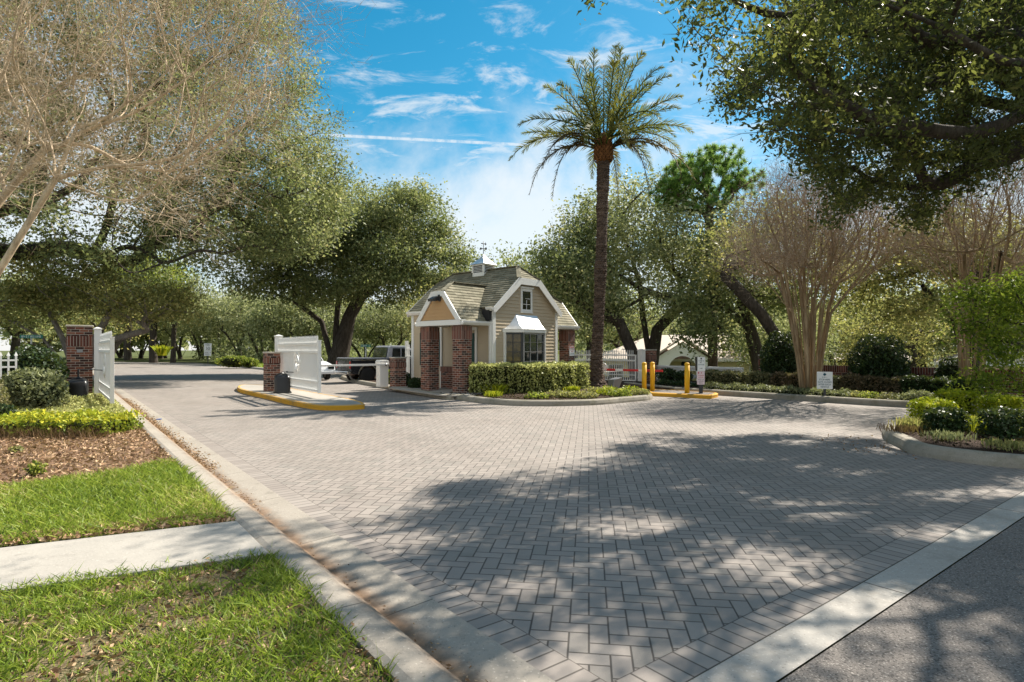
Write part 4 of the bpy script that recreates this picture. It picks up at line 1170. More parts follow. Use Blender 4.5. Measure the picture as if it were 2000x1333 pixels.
# ================================================================== GATES, POSTS, SIGNS
def picket_gate(name, label, hinge, free, z0, z1, pick=.10, emblem=True, thick=.03, spikes=.2, group='white iron entrance gates'):
    h = Vector((hinge[0], hinge[1], 0)); f = Vector((free[0], free[1], 0)); L = (f - h).length; d = (f - h) / L
    r = empty(name, (h.x, h.y, 0), math.atan2(d.y, d.x), label, 'gate', group)
    mb = MB(); mb.box(0, .07, -.035, .035, z0, z1 - .01); mb.box(L - .09, L, -.04, .04, z0 - .03, z1 + .04)
    mb.box(L - .1, L + .01, -.05, .05, z1 + .042, z1 + .06)
    mb.build('stile', 'white_gate', r, .003)
    H = z1 - z0
    for za, zb in ((z1 - .06, z1), (z1 - .30, z1 - .235), (z0 + .26, z0 + .30), (z0, z0 + .06)):
        mb = MB(); mb.box(.072, L - .092, -.03, .03, za, zb); mb.build('rail', 'white_gate', r, .002)
    n = int((L - .16) / pick); sp = (L - .16) / n
    cx, cz, rx, rz = L * .5, z0 + H * .56, .30, .29
    for i in range(1, n):
        x = .07 + i * sp; mb = MB(); w = thick / 2
        segs = [(z0 + .02, z1 + spikes - .05)]
        if emblem and abs(x - cx) < rx:
            dz = rz * math.sqrt(1 - ((x - cx) / rx) ** 2); segs = [(z0 + .02, cz - dz), (cz + dz, z1 + spikes - .05)]
        if len(segs) > 1: m2 = MB(); m2.box(x - w, x + w, -w * .8, w * .8, *segs[0]); m2.build('picket', 'white_gate', r, uv=False)
        a, b = segs[-1]; mb.box(x - w, x + w, -w * .8, w * .8, a, b)
        zt = z1 + spikes - .05; mb.add([(x - w, -w*.8, zt), (x + w, -w*.8, zt), (x + w, w*.8, zt), (x - w, w*.8, zt), (x, 0, zt + .06)], [(0, 1, 4), (1, 2, 4), (2, 3, 4), (3, 0, 4)])
        mb.build('picket', 'white_gate', r, uv=False)
    if emblem:
        mb = MB(); ring = []
        N = 32
        for q in range(N + 1): t = q / N * 2 * math.pi; ring.append((cx + rx * math.cos(t), 0, cz + rz * math.sin(t)))
        mb.tube(ring, .03, 8, cap=False); ro_ = mb.build('emblem_ring', 'white_gate', r, uv=False)
        # ornament: an open A-shaped figure over a curl
        mb = MB(); c = lambda x, z: (cx + x, 0, cz + z)
        mb.tube([c(-.16, -.02), c(-.09, .12), c(0, .25), c(.09, .12), c(.17, -.03)], .028, 6)
        mb.tube([c(0, .25), c(.01, .08), c(.02, -.06)], .022, 6); mb.tube([c(-.13, .03), c(.0, .05), c(.14, .03)], .022, 6)
        mb.tube([c(-.17, -.03), c(-.14, -.14), c(-.04, -.24), c(.05, -.20), c(.06, -.10)], .045, 6); mb.tube([c(.02, -.06), c(.10, -.14), c(.15, -.06)], .022, 6)
        mb.build('emblem_figure', 'white_gate', ro_, uv=False)
    return r

def square_post(name, label, p, w, z0, z1, rz=VROT, mat='white_gate', cap=True, cat='post', group=None):
    r = empty(name, (p[0], p[1], 0), rz, label, cat, group)
    mb = MB(); mb.box(-w/2, w/2, -w/2, w/2, z0, z1 - .07); mb.build('shaft', mat, r, .004)
    mb = MB(); q = w/2 + .018; mb.box(-q, q, -q, q, z1 - .069, z1 - .03); mb.add([(-q, -q, z1 - .03), (q, -q, z1 - .03), (q, q, z1 - .03), (-q, q, z1 - .03), (0, 0, z1 + .01)], [(0, 1, 4), (1, 2, 4), (2, 3, 4), (3, 0, 4)]); mb.build('cap', mat, r, .003)
    return r

def brick_pillar(label, p, w, z1, rz=VROT, z0=0., sold=.2, top=.3, plaque=False):
    r = empty('brick_pillar', (p[0], p[1], 0), rz, label, 'pillar', 'brick gate pillars')
    h = w / 2; mb = MB()
    mb.box(-h, h, -h, h, z0, z1 - top - sold, 0); mb.box(-h - .012, h + .012, -h - .012, h + .012, z1 - top - sold + .002, z1 - top, 1); mb.box(-h - .002, h + .002, -h - .002, h + .002, z1 - top + .002, z1 - .045, 0)
    mb.build('brickwork', ['brick', 'brick_soldier'], r)
    mb = MB(); q = h + .025; mb.box(-q, q, -q, q, z1 - .043, z1); mb.build('cap', 'cap', r, .012)
    if plaque:
        mb = MB(); mb.box(-.07, .07, -h - .02, -h - .002, z1 - .79, z1 - .70); mb.build('plaque', 'grey_metal', r, .004)
    return r

# left side of the entrance
brick_pillar('tall red brick pillar with a stone cap beside the dark shrubs', (-12.60, 17.05), .60, 2.2, plaque=True, sold=.28, top=.32)
square_post('gate_post', 'white square steel post fixed to the tall brick pillar', (-12.0, 16.95), .17, 0, 2.14, cat='gate post', group='white gate posts')
picket_gate('iron_gate', 'left white gate leaf standing open at the planted roadside', (-11.62, 16.5), (-8.95, 13.1), .32, 1.72)
brick_pillar('short red brick pillar on the yellow edged median', (-7.92, 19.3), .42, 1.42, sold=.17, top=.2)
square_post('gate_post', 'white square steel post behind the black box on the median', (-8.0, 20.05), .2, .1, 2.0, cat='gate post', group='white gate posts')
picket_gate('iron_gate', 'middle white gate leaf standing open on the median', (-7.93, 19.85), (-5.4, 16.45), .30, 1.70)
# right side
picket_gate('iron_gate', 'right white gate leaf seen behind the palm trunk', (5.42, 25.5), (2.75, 27.2), .1, 1.28, .085, False, .028)
square_post('gate_post', 'white square steel post right of the palm beside a brick pillar', (5.62, 25.4), .24, 0, 1.52, cat='gate post', group='white gate posts')
brick_pillar('dark brick pillar behind the yellow bollards', (6.02, 25.75), .46, 1.5, sold=.2, top=.25)
brick_pillar('brick pillar at the end of the garden wall under the oaks', (9.62, 21.85), .55, 1.31, z0=-.2, sold=.2, top=.2)
brick_pillar('low brick pillar between the barrier cabinet and the gatehouse', (-4.22, 21.65), .44, 1.22, z0=.0, sold=.17, top=.2)

def operator_box(label, p, rz, z0, arm_to):
    r = empty('gate_operator', (p[0], p[1], z0), rz, label, 'gate motor', 'black gate motors')
    prof = [(.235, 0), (.235, .40), (.225, .50), (.19, .56), (.1, .6), (0, .615)]
    mb = MB(); N = 28; vs, fs = [], []
    for rr, z in prof:
        for k_ in range(N):
            t = 2 * math.pi * k_ / N; c, s_ = math.cos(t), math.sin(t); e = .45
            vs.append((math.copysign(abs(c) ** e, c) * rr, math.copysign(abs(s_) ** e, s_) * rr * .85 + (z * .08), z + .03 * (s_ if z > .3 else 0)))
    for i in range(len(prof) - 1):
        for k_ in range(N): q = (k_ + 1) % N; fs.append((i*N+k_, i*N+q, (i+1)*N+q, (i+1)*N+k_))
    mb.add(vs, fs, 0, True); mb.box(-.26, .26, -.22, .22, -.04, .035)
    mb.build('housing', 'black', r)
    mb = MB(); M_ = Matrix.Translation(r.location) @ Matrix.Rotation(rz, 4, 'Z'); inv = M_.inverted(); a = inv @ Vector(arm_to)
    s0 = Vector((0, .12, .46)); m_ = (s0 + a) / 2 + Vector((0, .18, 0))
    m_.z = a.z
    s1 = Vector((.0, .12, a.z)); mb.beam(s0, s1, .04, .04, 0, (1, 0, 0)); mb.beam(s1, m_, .045, .02); mb.beam(m_, a, .045, .02); mb.lathe([(.03, -.02), (.03, .03)], 10, tuple(m_))
    mb.build('arm', 'dark_metal', r)
operator_box('black gate motor box against the tall left brick pillar', (-11.95, 16.1), R(30), .1, (-10.75, 15.42, .95))
operator_box('black gate motor box beside the short brick pillar on the median', (-7.28, 18.55), R(25), .13, (-6.9, 18.45, .78))

def bollard():
    r = empty('bollard', (0, 0, 0), 0, 'x', 'bollard', 'yellow bollards on the reader island')
    mb = MB(); mb.tube([(0, 0, .08), (0, 0, .985)], .078, 24); mb.build('pipe', 'yellow', r, uv=False)
    mb = MB(); mb.lathe([(.083, .985), (.083, 1.0), (.07, 1.03), (.04, 1.05), (0, 1.055)], 24); mb.build('cap', 'yellow', r, uv=False)
    return r
b0 = bollard(); b0.location = (4.36, 19.3, .03); b0['label'] = 'leftmost yellow bollard on the reader island'
b1 = copy_tree(b0); b1.location = (4.69, 19.55, .03); b1['label'] = 'middle yellow bollard just right of the leftmost one'; b1.rotation_euler.z = 1
b2 = copy_tree(b0); b2.location = (5.58, 18.65, .03); b2['label'] = 'yellow bollard standing beside the tall reader sign'; b2.rotation_euler.z = 2

def reader_sign():
    r = empty('reader_sign', (5.98, 18.5, .1), R(-6), 'narrow pale sign post with a lettered blue white panel above a pink notice', 'sign')
    mb = MB(); mb.box(-.055, .055, .002, .1, 0, .72); mb.build('post', 'dark_metal', r, .004); mb = MB(); mb.box(-.16, .11, .002, .14, .722, 1.17); mb.build('reader_box', 'dark_metal', r, .004)
    mb = MB(); mb.box(-.115, .12, -.012, .0, .72, 1.16); mb.build('upper_panel', 'sign_white', r, .002)
    mb = MB(); mb.box(-.13, .105, -.014, -.002, .29, .715); mb.build('lower_panel', 'sign_pink', r, .002)
    rt = (R(90), 0, 0)
    mb = MB(); mb.lathe([(0, -.002), (.026, -.001), (.026, .001), (0, .002)], 8, M4=Matrix.Translation((0, -.016, 1.11)) @ Matrix.Rotation(R(90), 4, 'X')); mb.build('emblem', 'ink', r)
    worn_line(r, 'ink_blue', 0, 1.04, .17, .028, -.014); worn_line(r, 'ink', 0, .985, .09, .026, -.014)
    worn_line(r, 'ink_blue', 0, .92, .19, .034, -.014); worn_line(r, 'ink', 0, .80, .09, .026, -.014)
    worn_line(r, 'ink_red', -.012, .66, .19, .05, -.016, .014)
    for i, z in enumerate((.58, .52, .46, .40, .34)): worn_line(r, 'ink_red' if z > .5 else 'ink', -.012, z, (.18, .15, .17, .18, .12)[i], .018, -.016)
reader_sign()

def stop_sign():
    p = G(1635, 786, .1)
    r = empty('stop_here_sign', (8.95, 16.75, .1), R(-28), 'small white sign reading STOP HERE GATE CLOSES AFTER EACH VEHICLE by the bare tree', 'sign')
    mb = MB(); mb.box(-.03, .03, 0, .06, -.05, .3); mb.build('post', 'dark_metal', r)
    mb = MB(); mb.box(-.2, .2, -.012, -.001, .27, .76); mb.build('panel', 'sign_white', r, .002)
    rt = (R(90), 0, 0)
    mb = MB(); mb.lathe([(0, -.002), (.045, -.001), (.045, .001), (0, .002)], 4, M4=Matrix.Translation((0, -.016, .685)) @ Matrix.Rotation(R(90), 4, 'X')); mb.lathe([(0, -.002), (.034, -.001), (.034, .001), (0, .002)], 12, M4=Matrix.Translation((0, -.018, .685)) @ Matrix.Rotation(R(90), 4, 'X')); mb.build('emblem', 'ink_blue', r)
    for i, t in enumerate(('STOP HERE', 'GATE CLOSES', 'AFTER EACH', 'VEHICLE')): text('lettering', t, .066, 'ink_blue', r, (0, -.014, .535 - i * .07), rt, sx=.85)
    worn_line(r, 'ink_blue', 0, .605, .14, .024, -.014)
stop_sign()

def cabinet():
    r = empty('barrier_cabinet', (-4.88, 22.0, .1), VROT, 'white barrier cabinet with a lowered white arm beside the gatehouse kerb', 'barrier')
    mb = MB(); mb.box(-.17, .17, -.17, .17, 0, .86); mb.build('housing', 'white', r, .012)
    mb = MB(); mb.prism([(-.19, .865), (.19, .865), (.19, .95), (.15, 1.0), (-.15, 1.0), (-.19, .95)], -.19, .19); mb.build('lid', 'white', r, .008)
    mb = MB(); mb.box(-3.35, .26, -.235, -.20, .80, .87); mb.build('arm', 'white', r, .004)
    mb = MB(); mb.tube([(0.05, -.17, .835), (0.05, -.25, .835)], .05, 12); mb.build('pivot', 'grey_metal', r)
cabinet()
def red_arm():
    a = Vector((3.35, 22.1, 0)); b = Vector((5.35, 20.75, 0)); d = (b - a)
    r = empty('red_barrier', (a.x, a.y, .1), math.atan2(d.y, d.x), 'red and white barrier arm with a round plate right of the palm trunk', 'barrier arm')
    L = d.length; mb = MB()
    for i in range(8): mb.box(L * i / 8 + (0 if i == 0 else .001), L * (i + 1) / 8, -.02, .02, .60, .68, 0 if i % 3 != 2 else 1)
    mb.build('boom', ['red', 'white'], r)
    mb = MB(); mb.box(-.35, -.02, -.14, .14, 0, .72); mb.build('housing', 'white', r, .01)
    mb = MB(); ring = [(.12 + .15 * math.cos(t), -.05, .73 + .15 * math.sin(t)) for t in np.linspace(0, 2 * math.pi, 25)]; mb.tube(ring, .022, 8, cap=False); mb.box(.02, .2, -.052, -.04, .62, .84); mb.build('round_plate', 'white', r)
red_arm()
def floodlight(label, p, rz, s=1.):
    r = empty('floodlight', p, rz, label, 'floodlight')
    mb = MB(); mb.prism([(-.19, .10), (-.14, .34), (.16, .42), (.2, .36), (.06, .06)], -.19, .19); o = mb.build('head', 'grey_metal', r, .012)
    mb = MB(); mb.box(-.02, .02, -.02, .02, -.1, .2); mb.build('stake', 'dark_metal', r)
floodlight('grey box floodlight tilted up at the foot of the palm', (3.55, 20.2, .12), R(20))

def speed_sign():
    p = P(406, 700, 57)
    r = empty('speed_limit_sign', (p.x, 57, .1), R(18), 'white SPEED LIMIT 30 sign on a thin post on the far grass verge', 'sign')
    mb = MB(); mb.box(-.04, .04, 0, .06, 0, 1.0); mb.build('post', 'dark_metal', r)
    mb = MB(); mb.box(-.33, .33, -.02, -.001, 1.28, 2.0); mb.build('panel', 'sign_white', r, .004)
    mb = MB(); mb.box(-.33, .3, -.02, -.001, .78, 1.26); mb.build('lower_panel', 'sign_white', r, .004)
    rt = (R(90), 0, 0)
    text('lettering', 'SPEED', .17, 'ink', r, (0, -.023, 1.90), rt); text('lettering', 'LIMIT', .15, 'ink', r, (0, -.023, 1.75), rt); text('lettering', '30', .36, 'ink', r, (0, -.023, 1.48), rt, sx=1.1)
    worn_line(r, 'ink', 0, 1.12, .5, .09, -.022, .02); worn_line(r, 'ink', 0, .95, .5, .09, -.022, .02)
speed_sign()
def street_sign(label, p, rz, h, w, names, group):
    r = empty('street_sign', p, rz, label, 'street sign', group)
    mb = MB(); mb.tube([(0, 0, 0), (0, 0, h - .1)], .035, 8); mb.build('post', 'white', r)
    mb = MB(); mb.box(-w/2, w/2, -.012, .012, h - .1, h + .06); mb.build('blade', 'street_green', r, .003)
    worn_line(r, 'sign_white', 0, h - .02, w * .86, .09, -.016, .016)
    return r
street_sign('green street name blade on a white post left of the tall brick pillar', (-21.6, 26.3, .1), R(20), 2.0, .85, 'WOODLAND WAY', 'green street signs')
sg = street_sign('green street name blades behind the black pickup truck', (-9.0, 36.0, 0), R(15), 1.75, .6, 'OAK DR', 'green street signs')
mb = MB(); mb.box(-.012, .012, -.3, .3, 1.40, 1.54); mb.build('blade', 'street_green', sg, .003)

# white picket fence at the far left
def picket_fence(label):
    a, b = Vector((-14.6, 11.0, .08)), Vector((-11.95, 14.1, .08)); d = b - a; L = d.xy.length
    r = empty('picket_fence', a, math.atan2(d.y, d.x), label, 'fence')
    for z in (.98, 1.14): mb = MB(); mb.box(0, L, -.02, .02, z, z + .04); mb.build('rail', 'white_gate', r, .002)
    mb = MB(); mb.box(0, L, -.02, .02, .15, .19); mb.build('rail', 'white_gate', r, .002)
    n = int(L / .14)
    for i in range(n + 1):
        x = i * L / n; mb = MB(); mb.box(x - .018, x + .018, -.0205, .0205, .02, 1.27); mb.add([(x - .035, -.02, 1.27), (x + .035, -.02, 1.27), (x + .035, .02, 1.27), (x - .035, .02, 1.27), (x, 0, 1.37)], [(0, 1, 4), (1, 2, 4), (2, 3, 4), (3, 0, 4), (3, 2, 1, 0)]); mb.build('picket', 'white_gate', r, uv=False)
picket_fence('white spiked picket fence at the left edge behind the mottled shrub')
def side_gate():
    a = Vector((-4.35, 24.2, .1)); b = Vector((-3.3, 23.3, .1)); d = b - a; L = d.length
    r = empty('side_fence', a, math.atan2(d.y, d.x), 'white spiked fence panel between the low brick pillar and the gatehouse wall', 'fence')
    for x in (0, L): mb = MB(); mb.box(x - .05, x + .05, -.05, .05, 0, 1.75); mb.build('post', 'white_gate', r, .004)
    for z in (.2, 1.1, 1.4): mb = MB(); mb.box(.052, L - .052, -.018, .018, z, z + .04); mb.build('rail', 'white_gate', r)
    for i in range(1, 9): x = i * L / 9; mb = MB(); mb.box(x - .013, x + .013, -.0185, .0185, .1, 1.6); mb.build('picket', 'white_gate', r, uv=False)
side_gate()
def cross_fence():
    a, b = ST(16.75, 20.9), ST(12.6, 20.9); d = b - a; L = d.length
    r = empty('cross_braced_fence', a, math.atan2(d.y, d.x), 'white railing with X braces behind the clipped hedge and the bollards', 'fence')
    mb = MB(); mb.box(-.06, L + .06, -.08, .08, .72, .80); mb.box(0, L, -.03, .03, .60, .718); mb.build('top_rail', 'white', r, .006)
    mb = MB(); mb.box(0, L, -.03, .03, .05, .13); mb.build('bottom_rail', 'white', r, .004)
    for i in range(4): x = i * L / 3; mb = MB(); mb.box(x - .06, x + .06, -.062, .062, -.1, .715); mb.build('post', 'white', r, .004)
    for i in range(3):
        x0, x1 = i * L / 3 + .06, (i + 1) * L / 3 - .06; mb = MB(); mb.beam((x0, .0, .14), (x1, .0, .59), .03, .09); mb.beam((x0, .012, .59), (x1, .012, .14), .03, .09); mb.build('cross_brace', 'white', r)
cross_fence()
def garden_wall():
    a, b = ST(11.6, 20.9), ST(-14, 20.9); d = b - a; L = d.length
    r = empty('garden_wall', (a.x, a.y, 0), math.atan2(d.y, d.x), 'long low brick wall with an upright top course behind the round shrubs', 'wall')
    mb = MB(); mb.box(0, L, -.1, .1, -2, .74); mb.build('brickwork', 'brick', r)
    mb = MB(); mb.box(-.01, L + .01, -.112, .112, .742, .95); mb.build('coping', 'brick_soldier', r)
garden_wall()
def wheel_bin():
    r = empty('wheeled_bin', (-3.45, 22.6, .1), R(60), 'dark grey wheeled bin beside the left brick porch pillar', 'bin')
    mb = MB(); mb.add([(-.22, -.22, .05), (.22, -.22, .05), (.22, .22, .05), (-.22, .22, .05), (-.27, -.28, .9), (.27, -.28, .9), (.27, .28, .9), (-.27, .28, .9)], [(0, 3, 2, 1), (4, 5, 6, 7), (0, 1, 5, 4), (1, 2, 6, 5), (2, 3, 7, 6), (3, 0, 4, 7)]); mb.build('tub', 'dark_metal', r, .02)
    mb = MB(); mb.prism([(-.30, .905), (.32, .905), (.30, .95), (0, .99), (-.30, .96)], -.29, .29); mb.build('lid', 'black', r, .012)
    for y in (-.24, .2): mb = MB(); mb.tube([(.24, y, .1), (.24, y + .05, .1)], .1, 16); mb.build('wheel', 'tyre', r)
wheel_bin()
m_ = MB(); m_.box(-.05, .05, -.03, .03, 0, .012); mk = m_.build('road_marker', 'blue_reflector', None, .003); mk.location = ST(14.4, 1.62, .018); mk.rotation_euler.z = VROT; tag(mk, 'small blue marker lying on the gutter by the left lane', 'road marker')

# ================================================================== VEHICLES
def arc(cx, cz, r, a0, a1, n=10): return [(cx + r * math.cos(R(a0 + (a1 - a0) * i / n)), cz + r * math.sin(R(a0 + (a1 - a0) * i / n))) for i in range(n + 1)]
def wheel(parent, x, y, side, r=.35, w=.22, rim='rim_rust', ww=True):
    mb = MB(); y0, y1 = y - w / 2, y + w / 2
    M4 = Matrix.Translation((x, y, r)) @ Matrix.Rotation(R(90), 4, 'X')
    mb.lathe([(.60 * r, -w/2), (.93 * r, -w/2), (r, -w/2 + .03), (r, w/2 - .03), (.93 * r, w/2), (.60 * r, w/2)], 28, M4=M4)
    o = mb.build('wheel', 'tyre', parent, uv=False)
    f = -side * (w / 2 + .004)
    mb = MB(); mb.lathe([(.0, f * .6), (.25 * r, f * .7), (.30 * r, f * .95), (.5 * r, f * .75), (.60 * r, f * 1.0), (.64 * r, f * 1.02)], 24, M4=M4); mb.build('rim', rim, o, uv=False)
    if ww: mb = MB(); mb.lathe([(.66 * r, f), (.82 * r, f * 1.01), (.84 * r, f)], 28, M4=M4); mb.build('white_band', 'sign_white', o, uv=False)
def pickup():
    r = empty('pickup_truck', (-7.02, 25.5, 0), VROT, 'old black pickup truck with a silver cab seen between the white gate and the barrier', 'pickup truck')
    Wd = 1.72; body = [(0, .55)] + [(.04, .42), (.42, .40)] + arc(.80, .38, .42, 180, 0)[1:-1] + [(1.22, .38), (3.15, .36)] + arc(3.6, .38, .42, 180, 0)[1:-1] + [(4.05, .42), (4.5, .45), (4.62, .55), (4.62, .85), (4.5, .98), (3.3, 1.03), (3.28, 1.06), (0.02, 1.09), (0, 1.0)]
    mb = MB(); mb.prism(body, 0, Wd); mb.build('body', 'car_black', r, .03)
    mb = MB(); mb.box(.06, 1.72, .05, .12, 1.092, 1.13); mb.box(.06, 1.72, Wd - .12, Wd - .05, 1.092, 1.13); mb.box(0, .07, .05, Wd - .05, 1.092, 1.125); mb.build('bed_rail', 'car_silver', r, .006)
    cab = [(1.75, 1.07), (1.84, 1.60), (1.98, 1.68), (2.75, 1.67), (2.92, 1.60), (3.38, 1.07)]
    mb = MB(); mb.prism(cab, .10, Wd - .10); c = mb.build('cab', 'car_silver', r, .04)
    mb = MB(); mb.prism([(1.72, 1.10), (1.80, 1.58), (1.795, 1.60), (1.715, 1.12)], .15, Wd - .15); mb.build('rear_window', 'glass', c)
    for y0, y1 in ((.085, .097), (Wd - .097, Wd - .085)):
        mb = MB(); mb.prism([(2.00, 1.14), (2.04, 1.56), (2.42, 1.56), (2.42, 1.14)], y0, y1); mb.prism([(2.48, 1.14), (2.48, 1.56), (2.84, 1.55), (3.14, 1.14)], y0, y1); mb.build('side_window', 'glass', c)
    mb = MB(); mb.prism([(2.98, 1.60), (3.44, 1.09), (3.46, 1.09), (3.0, 1.61)], .17, Wd - .17); mb.build('windscreen', 'glass', c)
    for x in (.80, 3.6):
        wheel(r, x, .12, -1 * -1, rim='rim_rust'); wheel(r, x, Wd - .12, -1, rim='rim_rust')
    for y in (-.012, Wd + .002):
        mb = MB(); a = arc(.80, .38, .47, 178, 2, 14); b = arc(.80, .38, .425, 2, 178, 14); mb.prism(a + b, y, y + .01); mb.build('arch_trim', 'chrome', r)
        mb = MB(); mb.box(1.3, 3.1, y, y + .01, .60, .625); mb.build('side_trim', 'chrome', r); mb = MB(); mb.box(.05, 1.7, y, y + .01, 1.02, 1.045); mb.build('side_trim', 'chrome', r)
    for y in (.02, Wd - .14): mb = MB(); mb.box(-.02, -.001, y, y + .12, .66, .98); mb.build('tail_light', 'tail_red', r, .004)
    mb = MB(); mb.box(-.015, -.002, .2, Wd - .2, .70, .95); mb.build('tailgate_panel', 'car_black', r, .006)
    mb = MB(); mb.box(-.16, -.02, -.02, Wd + .02, .42, .54); mb.box(-.10, .0, .3, .36, .40, .46); mb.build('bumper', 'chrome', r, .02)
    mb = MB(); mb.box(4.62, 4.74, 0, Wd, .42, .56); mb.build('bumper', 'chrome', r, .02)
pickup()
def white_car():
    r = empty('white_car', (-12.65, 30.9, 0), math.atan2(-.793, .609), 'white saloon car half hidden behind the middle gate leaf and the pickup', 'car')
    Wd = 1.75; body = [(0, .55), (.05, .35), (.45, .30)] + arc(.82, .33, .36, 180, 0)[1:-1] + [(1.2, .28), (3.1, .28)] + arc(3.5, .33, .36, 180, 0)[1:-1] + [(3.9, .30), (4.3, .33), (4.4, .5), (4.3, .72), (3.2, .90), (.9, .95), (.1, .92)]
    mb = MB(); mb.prism(body, 0, Wd); mb.build('body', 'car_white', r, .04)
    mb = MB(); mb.prism([(.7, .94), (1.3, 1.38), (2.3, 1.40), (3.15, .91)], .12, Wd - .12); c = mb.build('cabin', 'car_white', r, .04)
    for y0, y1 in ((.108, .118), (Wd - .118, Wd - .108)): mb = MB(); mb.prism([(.95, .97), (1.36, 1.32), (2.25, 1.34), (2.9, .96)], y0, y1); mb.build('side_window', 'glass', c)
    mb = MB(); mb.prism([(2.36, 1.40), (3.2, .93), (3.21, .94), (2.37, 1.415)], .2, Wd - .2); mb.build('windscreen', 'glass', c)
    mb = MB(); mb.prism([(.62, .96), (1.24, 1.40), (1.23, 1.41), (.61, .97)], .2, Wd - .2); mb.build('rear_window', 'glass', c)
    for x in (.82, 3.5): wheel(r, x, .11, 1, .32, .2, 'grey_metal', False); wheel(r, x, Wd - .11, -1, .32, .2, 'grey_metal', False)
    for y in (.06, Wd - .36): mb = MB(); mb.box(4.33, 4.41, y, y + .3, .56, .68); mb.build('headlight', 'glass', r, .01)
    mb = MB(); mb.box(4.36, 4.46, .1, Wd - .1, .32, .46); mb.build('bumper', 'car_white', r, .02)
white_car()

# ================================================================== HOUSES BEYOND THE WALL
def house(name, label, p, rz, Wd, Dp, zb, ze, zr, arch=True, wall='stucco'):
    r = empty(name, (p[0], p[1], zb), rz, label, 'house', 'pale houses behind the garden wall')
    e = ze - zb; t = zr - zb
    mb = MB(); mb.box(0, Wd, 0, Dp, 0, e); mb.build('wall', wall, r)
    o = .5; mb = MB(); hy = Dp / 2
    mb.add([(-o, -o, e), (Wd + o, -o, e), (Wd + o, Dp + o, e), (-o, Dp + o, e), (hy, hy, t), (Wd - hy, hy, t)], [(0, 1, 5, 4), (1, 2, 5), (2, 3, 4, 5), (3, 0, 4), (3, 2, 1, 0)]); mb.build('roof', 'tile_roof', r)
    mb = MB(); mb.box(-o, Wd + o, -o - .03, -o + .02, e - .18, e + .02); mb.build('fascia', 'stucco_white', r)
    def win(x, w, z0, z1, y=-.02):
        f = MB(); f.box(x - w/2 - .1, x + w/2 + .1, y - .04, y + .01, z0 - .1, z1 + .1); fo = f.build('window', 'stucco_white', r)
        g_ = MB(); g_.box(x - w/2, x + w/2, y - .06, y - .041, z0, z1); g_.build('pane', 'glass', fo)
    if arch:
        ax = Wd * .40; mb = MB()
        pts = [(ax - 2.1, 0), (ax - 1.0, 0), (ax - 1.0, 1.75)] + arc(ax, 1.75, 1.0, 180, 0, 12)[1:] + [(ax + 1.0, 0), (ax + 2.1, 0), (ax + 2.1, e), (ax, e + 1.35), (ax - 2.1, e)]
        mb.prism(pts, -1.6, -1.25); mb.build('porch_front', 'stucco_white', r)
        mb = MB(); mb.prism([(ax - 2.4, e - .05), (ax, e + 1.55), (ax + 2.4, e - .05), (ax + 2.4, e + .1), (ax, e + 1.72), (ax - 2.4, e + .1)], -1.9, 1.5); mb.build('porch_roof', 'tile_roof', r)
        for x0, x1 in ((ax - 2.05, ax - 1.8), (ax + 1.8, ax + 2.05)): mb = MB(); mb.box(x0, x1, -1.25, -.001, 0, e); mb.build('porch_wall', wall, r)
        win(ax + .3, .6, 0, 1.9, -.05)
        f = MB(); f.lathe([(0, -.02), (.35, -.01), (.35, .01), (0, .02)], 16, M4=Matrix.Translation((ax + .3, -.1, 2.1)) @ Matrix.Rotation(R(90), 4, 'X')); f.build('fanlight', 'glass', r)
        win(Wd * .72, .8, .9, 2.0); win(Wd * .93, .8, .9, 2.0); win(Wd * .10, 1.1, .9, 2.0)
    else:
        for q in (.15, .42, .7, .9): win(Wd * q, 1.2, .9, 2.0)
house('cream_house', 'cream house with a white arched entrance seen between the palm and the bollards', (6.7, 47.5), R(-14), 17, 9, -1.75, .75, 2.75)
house('yellow_house', 'pale yellow house behind the brick wall at the right edge', (25.5, 34.5), R(-35), 16, 9, -1.75, .75, 2.4, False)
house('white_house', 'small pale house beyond the garden wall right of the bare tree', (26.5, 54), R(-25), 9, 8, -1.75, .6, 2.3, False, 'stucco_white')

